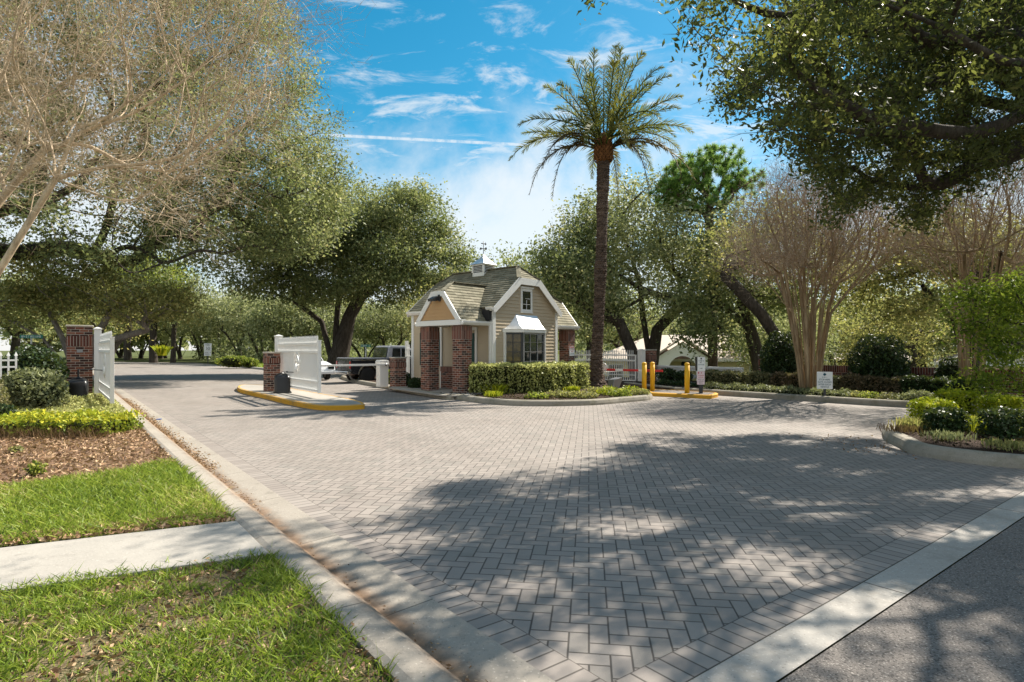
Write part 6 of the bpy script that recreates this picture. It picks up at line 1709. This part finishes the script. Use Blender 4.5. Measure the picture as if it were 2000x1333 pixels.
def lobes_px(lst, rg):
    out = []
    for px, py, D, rx, ry, rz, n in lst: c = P(px, py, D); out.append((c.x, c.y, c.z, rx, ry, rz, n))
    return clump_points(out, rg)
def oak_two():
    rg = np.random.default_rng(41)
    tips = lobes_px([(640, 455, 38, 4.6, 4, 2.9, 80), (740, 430, 38, 3.4, 3.5, 2.6, 55), (820, 420, 38, 2.3, 3, 1.7, 24), (840, 510, 38, 2.4, 3, 2.1, 34), (760, 530, 37, 3.2, 3, 2.2, 44), (560, 480, 37, 3.6, 3, 2.2, 50), (600, 560, 37, 2.2, 2.5, 1.3, 20), (700, 560, 36, 2.6, 2.4, 1.2, 22), (500, 540, 36, 2.0, 2, 1.4, 20), (870, 560, 37, 1.3, 2, 1.2, 14)], rg)
    b = (-11.5, 38, 0)
    tr = [[b, (-11.5, 38, 1.4), (-11.45, 38, 2.6), (-11.3, 38, 4.4), (-11.0, 38, 6.0)], [b, (-12.3, 37.8, 3.3), (-13.9, 37.4, 4.6), (-15.6, 37, 5.2)], [b, (-10.6, 38.1, 3.6), (-9.9, 38.2, 5.0), (-8.6, 38.3, 6.2)]]
    return tree('live_oak', 'large live oak with a forked dark trunk behind the pickup truck', tr, tips, 'bark_oak', 'leaf_oak', 360, (.5, .5, .36), .15, .014, .50, .8, .1, seed=42, sag=.1, flare=1.5)
oak_two()

# trees behind the gatehouse and to the right --------------------------------
def right_oaks():
    rg = np.random.default_rng(51)
    g = 'oaks beyond the gatehouse and the garden wall'
    def z0(x, y): return gz(x, y)
    # big oak right of the palm, leaning second trunk
    bx = P(1266, 700, 33).x; b = (bx, 33, z0(bx, 33)); 
    tips = lobes_px([(1270, 480, 33, 4.4, 4, 2.4, 90), (1180, 520, 32, 2.6, 3, 2.4, 40), (1370, 500, 33, 2.8, 3, 2.4, 44), (1260, 410, 33, 3.4, 3, 1.6, 40), (1330, 590, 31, 3.2, 2.4, 1.0, 26), (1180, 610, 31, 1.4, 2, 1.0, 12)], rg)
    tree('live_oak', 'dark trunked oak standing directly right of the palm behind the white gate', [[b, (bx, 33, 1.5), (bx - .3, 33, 3.4), (bx - .5, 33, 5.4)], [b, (bx + .5, 33, 2.6), (bx + 2, 33, 4.2)]], tips, 'bark_oak', 'leaf_sage', 170, (.5, .5, .36), .155, .014, .36, .7, .1, group=g, seed=52)
    b = (P(1246, 700, 30).x, 30, -1.0)
    tips = lobes_px([(1130, 560, 30, 2.2, 2, 1.6, 34), (1110, 500, 30, 1.8, 2, 1.5, 26), (1150, 450, 31, 1.6, 2, 1.6, 20)], rg)
    tree('live_oak', 'oak with a dark curved trunk bending left behind the palm', [[b, (6.2, 30, 1.3), (5.5, 30, 2.9), (4.2, 30, 3.6), (3.2, 30, 4.2)]], tips, 'bark_oak', 'leaf_oak', 190, (.45, .45, .35), .15, .014, .30, .6, .1, group=g, seed=53)
    bx = P(1500, 700, 28).x
    tips = lobes_px([(1420, 560, 28, 2.6, 2.5, 1.6, 50), (1480, 470, 29, 2.8, 2.5, 2.0, 52), (1400, 650, 27, 1.8, 2, .8, 18), (1540, 560, 28, 2.0, 2, 1.6, 30)], rg)
    tree('live_oak', 'leaning dark oak left of the bare crape myrtle', [[(bx, 28, -1.5), (bx - .2, 28, .6), (bx - .7, 28, 2.2), (bx - 1.3, 28, 3.8)], [(bx, 28, -1.5), (bx - 1.0, 28, 2.6), (bx - 2.6, 28, 4.0)]], tips, 'bark_oak', 'leaf_oak', 150, (.45, .45, .33), .14, .013, .30, .6, .1, group=g, seed=54)
    bx = P(1556, 690, 25).x
    tips = lobes_px([(1450, 500, 25, 1.8, 2, 1.5, 26), (1560, 470, 26, 2.4, 2, 1.6, 36), (1640, 540, 26, 2.2, 2, 1.5, 34)], rg)
    tree('live_oak', 'oak with one long limb reaching up left behind the first dark evergreen', [[(bx, 25, -1.6), (bx - .2, 25, 1.0), (bx - 1.5, 25, 3.0), (bx - 3.0, 25, 4.6), (bx - 4.2, 25, 5.4)]], tips, 'bark_oak', 'leaf_yellow', 120, (.4, .4, .3), .12, .012, .25, .6, .1, group=g, seed=55)
    bx = P(1905, 700, 21).x
    tips = lobes_px([(1760, 500, 22, 2.2, 2, 1.3, 40), (1850, 470, 22, 2.6, 2, 1.6, 52), (1950, 520, 22, 2.4, 2, 1.5, 44), (1700, 560, 23, 1.6, 2, 1.0, 20), (1780, 600, 21, 1.4, 1.5, .7, 14), (2050, 500, 21, 3, 2, 1.8, 30)], rg)
    tree('live_oak', 'oak with a thick arching limb over the wall at the right', [[(bx, 21, -1.2), (bx - .5, 21, 1.4), (bx - .8, 21, 2.6), (bx - 1.9, 21, 3.8), (bx - 3.6, 21, 4.4)], [(bx, 21, -1.2), (bx - .1, 21, 2.4), (bx + .6, 21, 4.0)]], tips, 'bark_oak', 'leaf_yellow', 170, (.42, .42, .3), .115, .012, .27, .6, .1, group=g, seed=56)
    # pine
    D = 31; bx = P(1392, 700, D).x
    tips = lobes_px([(1375, 350, D, 2.4, 2.2, 1.0, 150), (1305, 378, D, 1.0, 1.4, .75, 50), (1450, 362, D, 1.1, 1.6, .75, 54), (1400, 315, D, 1.6, 1.6, .65, 70), (1335, 335, D, 1.1, 1.5, .75, 50), (1370, 400, D, 2.2, 1.5, .5, 50)], rg)
    pr_ = tree('pine_tree', 'tall pine whose tufted top rises above the oaks right of the palm', [[(bx, D, -1.5), (bx, D, 3), (bx - .1, D, 6.5), (bx - .2, D, 8.4)]], tips, 'bark_pine', None, 0, tip_r=.014, base_r=.24, step=.8, up=.1, group=None, seed=57, cat='pine')
    tp = tips - np.array(pr_.location); n_ = 85
    S = np.repeat(tp, n_, axis=0); d_ = unit(rg.normal(size=S.shape) + np.array([0, 0, .35])); Lh = .20 + .10 * rg.random((len(S), 1))
    quads_mesh('crown', strips(S, S + d_ * Lh, .032, rg), 'needle', (.35 + .45 * (d_[:, 2] > 0) * rg.random(len(S)) + rg.normal(size=len(S)) * .12).clip(0, 1), pr_)
    # a second line of trunks and foliage far behind
right_oaks()

def protos():
    """four kinds of far tree, copied and scaled"""
    out = []
    for k, (leaf, H, Rr, nt, per, size, multi) in enumerate((('leaf_oak', 9.5, 4.6, 120, 95, .19, 1), ('leaf_sage', 6.2, 3.6, 90, 130, .18, 4), ('leaf_bright', 9.5, 3.2, 80, 95, .19, 1), ('leaf_yellow', 7.5, 3.6, 90, 90, .17, 2))):
        rg = np.random.default_rng(200 + k)
        lob = [(0, 0, H * .62, Rr, Rr, H * .26, nt // 2)]
        for q in range(5): a = q * 1.257 + k; lob.append((math.cos(a) * Rr * .6, math.sin(a) * Rr * .6, H * (.5 + .1 * (q % 3)), Rr * .45, Rr * .45, H * .2, nt // 10))
        tips = clump_points(lob, rg)
        tr = [[(0, 0, 0), (.1, 0, H * .15), (.0, .1, H * .3)]]
        for m_ in range(multi - 1): a = m_ * 2.1; tr.append([(0, 0, 0), (math.cos(a) * .7, math.sin(a) * .7, H * .2), (math.cos(a) * 1.6, math.sin(a) * 1.6, H * .36)])
        t = tree('background_tree', 'x', tr, tips, 'bark_oak', leaf, per, (.55, .55, .4), size, .02, .28 if multi == 1 else .2, .8, .1, seed=210 + k, group='x')
        out.append(t)
    return out
PR = protos()
used = set()
def far_tree(k, px, D, s, label, group, name='background_tree', sz=None, rz=None, cat='tree'):
    o = PR[k] if k not in used else copy_tree(PR[k]); used.add(k)
    x = (px - 1000) / F_PX * D
    o.location = (x, D, gz(x, D)); o.rotation_euler.z = rz if rz is not None else (px * .37) % 6.28; o.scale = (s, s, sz or s)
    o.name = name; tag(o, label, cat, group)
    return o
GL, GC, GR = 'trees of the grey green thicket beyond the road', 'trees behind the gatehouse', 'trees behind the garden wall'
for i, (px, D, k, s, sz, lab) in enumerate((
    (236, 96, 1, 1.57, 1.63, 'grey green bushy tree just right of the left gate'), (275, 92, 1, 1.53, 1.58, 'grey green tree second from the left gate, behind the road end'),
    (315, 88, 1, 1.40, 1.44, 'grey bushy tree left of the bright roadside plant'), (352, 84, 1, 1.40, 1.44, 'grey bushy tree midway between the left gate and the speed sign'),
    (392, 80, 1, 1.35, 1.40, 'grey bushy tree directly left of the speed sign'), (430, 76, 1, 1.35, 1.40, 'sage coloured tree right behind the speed sign'),
    (470, 68, 1, 1.26, 1.30, 'sage coloured tree left of the short brick pillar'), (510, 64, 1, 1.22, 1.26, 'sage coloured tree above the short brick pillar'),
    (556, 60, 1, 1.12, 1.16, 'sage coloured tree above the middle gate leaf'), (605, 60, 1, 1.08, 1.12, 'sage coloured tree left of the forked oak trunk'),
    (712, 55, 1, 1.0, .95, 'sage coloured tree right of the forked oak trunk'), (752, 52, 1, .95, .9, 'sage coloured tree above the pickup cab'),
    (795, 56, 3, .95, .95, 'yellowish tree behind the left corner of the gatehouse'), (665, 62, 3, 1.1, 1.1, 'yellowish tree seen between the forks of the oak'))):
    far_tree(k, px, D, s, lab, GL, 'thicket_tree', sz * 1.12)
for px, D, k, s, sz, lab in ((300, 66, 2, 1.3, 1.6, 'bright green tall tree above the grey thicket at the road end'), (250, 74, 2, 1.4, 1.55, 'bright green tree behind the left gate leaf'), (205, 54, 3, 1.2, 1.25, 'yellow green tree between the tall brick pillar and the gate'), (30, 44, 0, 1.0, .9, 'dark oak at the left edge behind the conifer'), (338, 66, 0, .9, 1.35, 'thin dark tree rising over the thicket left of the speed sign'), (95, 58, 3, 1.1, 1.0, 'yellowish tree behind the light limbed tree'), (-60, 40, 0, 1.1, .9, 'dark oak outside the left edge')):
    far_tree(k, px, D, s, lab, 'trees beyond the left gate', sz=sz)
for px, D, k, s, sz, lab in ((865, 34, 3, .62, .80, 'olive brown tree right behind the porch roof'), (900, 46, 0, .85, .95, 'oak behind the weather vane'), (990, 48, 0, .95, 1.12, 'oak behind the gatehouse ridge'), (1075, 46, 0, .9, 1.12, 'oak behind the right slope of the gatehouse roof'), (1150, 52, 0, 1.0, 1.15, 'tall oak between the gatehouse and the palm trunk'), (1010, 60, 1, 1.5, 1.45, 'grey tree showing over the gatehouse ridge')):
    far_tree(k, px, D, s, lab, GC, sz=sz)
for px, D, k, s, sz, lab in ((1215, 56, 0, 1.0, 1.05, 'oak behind the cream house left of its arch'), (1330, 66, 1, 1.6, 1.3, 'grey tree behind the cream house roof'), (1440, 60, 0, 1.2, 1.05, 'oak behind the right end of the cream house'), (1480, 44, 3, .95, .95, 'yellowish tree above the end pillar of the wall'), (1565, 48, 0, 1.0, .95, 'oak behind the bare crape myrtle trunks'), (1640, 38, 3, .85, .9, 'light green tree right of the bare crape myrtle'), (1690, 46, 0, 1.1, .95, 'oak above the wide dark evergreen'), (1745, 34, 3, .8, .95, 'yellow green tree right of the wide evergreen'), (1800, 42, 0, 1.1, 1.0, 'oak above the yellow house gable'), (1880, 40, 3, 1.0, 1.1, 'yellowish tree behind the arching limb'), (1960, 36, 0, 1.0, 1.05, 'oak at the right edge behind the bright shrub'), (2060, 34, 0, 1.1, 1.2, 'oak just outside the right edge'), (1610, 60, 1, 1.4, 1.3, 'grey tree far behind the bare crape myrtle'), (1530, 34, 1, .8, 1.0, 'sage tree behind the first dark evergreen')):
    far_tree(k, px, D, s, lab, GR, sz=sz)

def light_limb_tree():
    rg = np.random.default_rng(61); D = 27
    tips = lobes_px([(60, 590, D, 2.6, 2.5, 1.1, 60), (170, 560, D, 2.8, 2.5, 1.2, 66), (270, 590, D, 2.2, 2.2, 1.0, 44), (330, 600, D, 1.3, 1.5, .9, 18), (120, 520, D, 2.6, 2, .9, 34)], rg)
    bx = P(152, 700, D).x
    tr = [[(bx, D, 0), (bx, D, 1.2), (bx - .2, D, 2.2)], [(bx, D, 0), (bx - 1.6, D, 2.0), (bx - 3.2, D, 2.9)], [(bx, D, 0), (bx - .7, D, 2.0), (bx - 1.3, D, 3.2)], [(bx, D, 0), (bx + .8, D, 2.0), (bx + 1.5, D, 3.2)], [(bx, D, 0), (bx + 1.4, D, 1.9), (bx + 3.2, D, 2.4)]]
    tree('light_limbed_tree', 'green tree with pale spreading limbs behind the tall brick pillar', tr, tips, 'bark_light', 'leaf_yellow', 130, (.38, .38, .24), .12, .02, .25, .6, .1, seed=62)
light_limb_tree()

# bare crape myrtles ----------------------------------------------------------
def crape_tree(label, base, lean_x, H, spread, nst, ntip, seed, tip_r, top_fn, name='bare_crape_myrtle', per_twig=4, tl=.6, mat='twig', leafp=0, stem_r=.34, zmin=.45):
    rg = np.random.default_rng(seed); bx, by, bz = base
    tr = []; 
    for i in range(nst):
        a = 2 * math.pi * i * .382 + rg.normal() * .25; k = .12 + .88 * ((i + .5) / nst) ** .6
        foot = (bx + math.cos(a) * .16 * k, by + math.sin(a) * .16 * k, bz)
        e = []
        for t in (.0, .18, .36, .55):
            rr = spread * (.05 + .55 * t ** 1.35) * k; e.append((bx + math.cos(a) * (rr + .10) + lean_x * t, by + math.sin(a) * (rr + .10), bz + H * t))
        tr.append([(bx, by, bz)] + e)
    tips = []
    while len(tips) < ntip:
        d = unit(rg.normal(size=(1, 3)))[0]; d[2] = abs(d[2]); u = rg.random() ** .33
        x = bx + lean_x + d[0] * spread * u; y = by + d[1] * spread * u; z = bz + H * (zmin + (1 - zmin) * d[2] * u)
        rad = math.hypot(x - bx - lean_x * .6, y - by) / spread
        if z < bz + H * (.36 + .25 * rad): continue
        if top_fn and not top_fn(x, y, z): continue
        tips.append((x, y, z))
    return tree(name, label, tr, np.array(tips), 'bark_crape', None, 0, tip_r=tip_r, base_r=None, step=.7, up=1.3, wob=.10, seed=seed + 1, expo=2.05, flare=1.3, cat='crape myrtle'), np.array(tips), rg

def add_twigs(root, tips, n, L, w, mat, seed, up=.5, away=None):
    rg = np.random.default_rng(seed); b = np.array(root.location); S = np.repeat(tips - b, n, axis=0)
    c = np.array(away) - b if away is not None else np.array([0, 0, tips[:, 2].mean() - b[2] - 2])
    o = unit(S - c); o[:, 2] += up
    V = []
    cur = S + rg.normal(size=S.shape) * L * .25
    d = unit(o + rg.normal(size=S.shape) * .6)
    for k in range(3):
        nx = cur + d * L * (.4 + .5 * rg.random((len(S), 1))); V.append(strips(cur, nx, np.full(len(S), w * (1 - .22 * k)), rg)); cur = nx; d = unit(d + rg.normal(size=S.shape) * .45 + np.array([0, 0, .08]))
        V.append(strips(cur - (nx - cur) * 0 , cur + unit(d + rg.normal(size=S.shape) * .7) * L * .45, np.full(len(S), w * .7), rg))
    V = np.concatenate(V); quads_mesh('twigs', V, mat, rg.random(len(V)), root)

b = (9.35, 18.35, .1)
r_, t_, g_ = crape_tree('bare crape myrtle with a fan of ochre trunks behind the STOP HERE sign', b, 0, 7.0, 2.6, 44, 700, 71, .011, None)
add_twigs(r_, t_, 6, .5, .015, 'twig_red', 72)
b = (12.5, 15.9, .1)
r_, t_, g_ = crape_tree('second bare crape myrtle at the right with a pale trunk', b, .5, 7.2, 2.4, 18, 480, 73, .010, None)
add_twigs(r_, t_, 6, .5, .014, 'twig_red', 74)
# the near one at the upper left: foot left of the frame, twigs sweep across the picture
def near_crape():
    rg = np.random.default_rng(81)
    vis = [(-300, -150), (520, -150), (600, 40), (570, 130), (520, 260), (430, 380), (330, 470), (200, 400), (60, 380), (-300, 420)]
    tips = []
    while len(tips) < 800:
        px = -300 + 900 * rg.random() ** 1.15; py = rg.uniform(-150, 470)
        if not in_poly(px, py, vis): continue
        tips.append(tuple(P(px, py, rg.uniform(8.2, 12.5))))
    tips = np.array(tips); b = (-9.6, 8.9, .1)
    tr = [[b, (-9.1, 9.0, 1.0), tuple(P(-5, 535, 9.1)), tuple(P(50, 445, 9.2)), tuple(P(108, 350, 9.3)), tuple(P(150, 250, 9.4))],
          [b, (-9.3, 9.2, 1.8), tuple(P(-60, 430, 9.5)), tuple(P(20, 330, 9.6)), tuple(P(70, 200, 9.8)), tuple(P(100, 60, 10))],
          [b, (-9.7, 9.1, 2.0), tuple(P(-90, 360, 9.3)), tuple(P(-30, 230, 9.3)), tuple(P(25, 100, 9.3)), tuple(P(50, -40, 9.3))],
          [b, (-9.3, 9.4, 1.6), tuple(P(-60, 470, 10.0)), tuple(P(10, 380, 10.2)), tuple(P(90, 290, 10.4)), tuple(P(170, 180, 10.6))]]
    r = tree('bare_crape_myrtle', 'near bare crape myrtle whose pale twigs sweep across the upper left corner', tr, tips, 'twig', None, 0, tip_r=.0045, base_r=.085, step=.4, up=1.6, wob=.05, seed=82, expo=2.7, flare=1.2, cat='crape myrtle', sag=.06)
    add_twigs(r, tips, 8, .6, .0085, 'twig', 83, .1, (-12, 9, 2))
near_crape()

def bright_shrub_tree():
    rg = np.random.default_rng(91); D = 12.6
    tips = lobes_px([(1975, 600, D, 1.0, .9, .66, 40), (1915, 575, D, .50, .6, .34, 16), (2070, 570, D, 1.1, 1, .7, 30), (1905, 640, D - .3, .40, .5, .38, 14), (1960, 690, D - .3, .6, .6, .40, 22), (1925, 745, D - .4, .36, .4, .20, 10), (2050, 700, D, .8, .6, .5, 22), (1990, 755, D - .3, .45, .4, .16, 8)], rg)
    b = (12.7, 12.1, .1)
    tr = [[b, (12.5, 12.2, .6), (12.0, 12.4, 1.4), (11.3, 12.6, 2.2)], [b, (12.5, 12.3, 1.0), (12.2, 12.6, 2.2)], [b, (12.2, 12.1, .5), (11.5, 12.2, 1.1), (10.7, 12.3, 1.6)]]
    tree('bright_shrub', 'bright green leafy shrub tree with slanting dark stems at the right edge', tr, tips, 'bark_oak', 'leaf_lime2', 62, (.19, .19, .15), .095, .005, .06, .3, .1, seed=92, cat='shrub', aspect=.3, hang=-.2, twigs=2, twig_len=.2, wob=.1)
bright_shrub_tree()

# palm-like orange plant and palmetto trunk in the thicket, far woodland
def woodland():
    rg = np.random.default_rng(95); C = []; B = []
    for i in range(150):
        a = rg.uniform(-75, 75); d = rg.uniform(95, 150)
        x, y = math.sin(R(a)) * d, math.cos(R(a)) * d; s = rg.uniform(4, 7); h = rg.uniform(7, 11)
        n = 330; v = unit(rg.normal(size=(n, 3))) * (rg.random((n, 1)) ** .4) * [s, s, h * .42]; C.append(v + [x, y, gz(x, y) + h * .55])
        B.append([[x, y, -2], [x + rg.normal(), y, h * .6]])
    C = np.concatenate(C); V = leaf_cards(C, 1.0, .6, .1, rg=rg)
    o = quads_mesh('far_woodland', V, 'leaf_sage', (.45 + rg.normal(size=len(V)) * .2).clip(0, 1)); tag(o, kind='stuff')
    mb = MB()
    for a, c in B: mb.tube([a, c], [.35, .15], 5)
    mb.build('trunks', 'bark_oak', o, uv=False)
    # dark undergrowth below the thicket
    n = 42000; t = rg.uniform(14, 48, n); s = rg.uniform(56, 92, n)
    C = np.array([tuple(ST(a, b_, 0)) for a, b_ in zip(s, t)]); C = C[C[:, 1] > 56]; C[:, 2] = .1 + rg.random(len(C)) ** 1.6 * 2.8
    m = (vnoise(C, .5, 6) > -.35); C = C[m]
    o = quads_mesh('undergrowth', leaf_cards(C, .28, .5, .1, rg=rg), 'leaf_sage', rg.random(len(C)) * .6); tag(o, kind='stuff')
woodland()
p = P(316, 690, 50)
tuft('yellow_plant', 'orange yellow spiky plant glowing among the trunks at the road end', (p.x, 50), 160, .9, .12, 'leaf_lime', 1.0, .9, seed=5, foot=.15)

# ================================================================== SKY AND SUN
def build_world():
    w = bpy.data.worlds.new('World'); scene.world = w; w.use_nodes = True; nt = w.node_tree; nt.nodes.clear()
    out = nt.nodes.new('ShaderNodeOutputWorld'); bg = nt.nodes.new('ShaderNodeBackground')
    sky = nt.nodes.new('ShaderNodeTexSky'); sky.sky_type = 'NISHITA'; sky.sun_disc = False
    sky.sun_elevation = math.asin(SUN.z); sky.sun_rotation = math.atan2(SUN.x, SUN.y)
    sky.air_density = 1.0; sky.dust_density = .25; sky.ozone_density = 3.0
    class W(M):
        def __init__(s): s.nt = nt
    m = W()
    tc = nt.nodes.new('ShaderNodeTexCoord'); m.tc = tc
    sp = nt.nodes.new('ShaderNodeSeparateXYZ'); nt.links.new(tc.outputs['Generated'], sp.inputs[0])
    x, y, z = [E(nt, o) for o in sp.outputs]
    zz = z.max(.0) + .16
    cx, cy = x / zz, y / zz
    cmb = nt.nodes.new('ShaderNodeCombineXYZ'); nt.links.new(cx.k, cmb.inputs[0]); nt.links.new(cy.k, cmb.inputs[1])
    v = cmb.outputs[0]
    n1 = m.noise(1.15, 8, .62, vec=v, stretch=(1.0, .55, 1), dist=.4); n2 = m.noise(3.6, 7, .66, vec=v, stretch=(1.1, 2.2, 1), dist=.6); n3 = m.noise(.55, 3, .5, vec=v)
    low = z.ramp(.10, .50, 1, 0); back = y.ramp(.15, -.5, 0, 1)  # extra unseen cloud added behind the camera to neutralise the ambient light
    c1 = (n1 * .85 + n3 * .35 + low * .29 + back * .16).ramp(.62, .88, 0, 1)
    c2 = (n2 + n3 * .35 + low * .10 + back * .1).ramp(.68, .88, 0, .75)
    cl = c1.max(c2)
    # vapour trail: a narrow great-circle band
    d1 = (P(655, 265, 1) - Vector((0, 0, CAMZ))).normalized(); d2 = (P(1040, 284, 1) - Vector((0, 0, CAMZ))).normalized()
    n = d1.cross(d2).normalized()
    dot = (x * n.x + y * n.y + z * n.z).abs()
    br = m.noise(60, 4, .7, kind='Generated')
    ratio = x / y.max(.01)
    trail = dot.ramp(.0012, .0036, 1, 0) * ratio.ramp(-.36, -.30, 0, 1) * ratio.ramp(.02, .5, 1, .12) * br.ramp(.3, .6, .45, 1)
    cl = cl.max(trail * .85)
    hs = nt.nodes.new('ShaderNodeHueSaturation'); hs.inputs['Saturation'].default_value = 1.4; hs.inputs['Hue'].default_value = .472; hs.inputs['Value'].default_value = 1.22
    nt.links.new(sky.outputs[0], hs.inputs['Color'])
    tint = m.mix(hs.outputs[0], (8.4, 8.6, 8.7), cl * .82)
    nt.links.new(tint, bg.inputs[0]); bg.inputs[1].default_value = .055
    nt.links.new(bg.outputs[0], out.inputs[0])
build_world()
sd = bpy.data.lights.new('sun', 'SUN'); sd.energy = 5.0; sd.angle = R(.53); sd.color = (1, .93, .82)
so = bpy.data.objects.new('sun', sd); COL.objects.link(so); so.rotation_euler = SUN.to_track_quat('Z', 'Y').to_euler(); so.location = (20, 20, 30)

vs_ = scene.view_settings
vs_.view_transform = 'Standard'; vs_.look = 'None'; vs_.gamma = 1; vs_.use_curve_mapping = False; vs_.exposure = 1.1
cy_ = scene.cycles
cy_.max_bounces = 6; cy_.diffuse_bounces = 3; cy_.glossy_bounces = 3; cy_.transmission_bounces = 4; cy_.transparent_max_bounces = 4
cy_.use_denoising = True
cy_.sample_clamp_indirect = 8
cy_.caustics_reflective = False; cy_.caustics_refractive = False
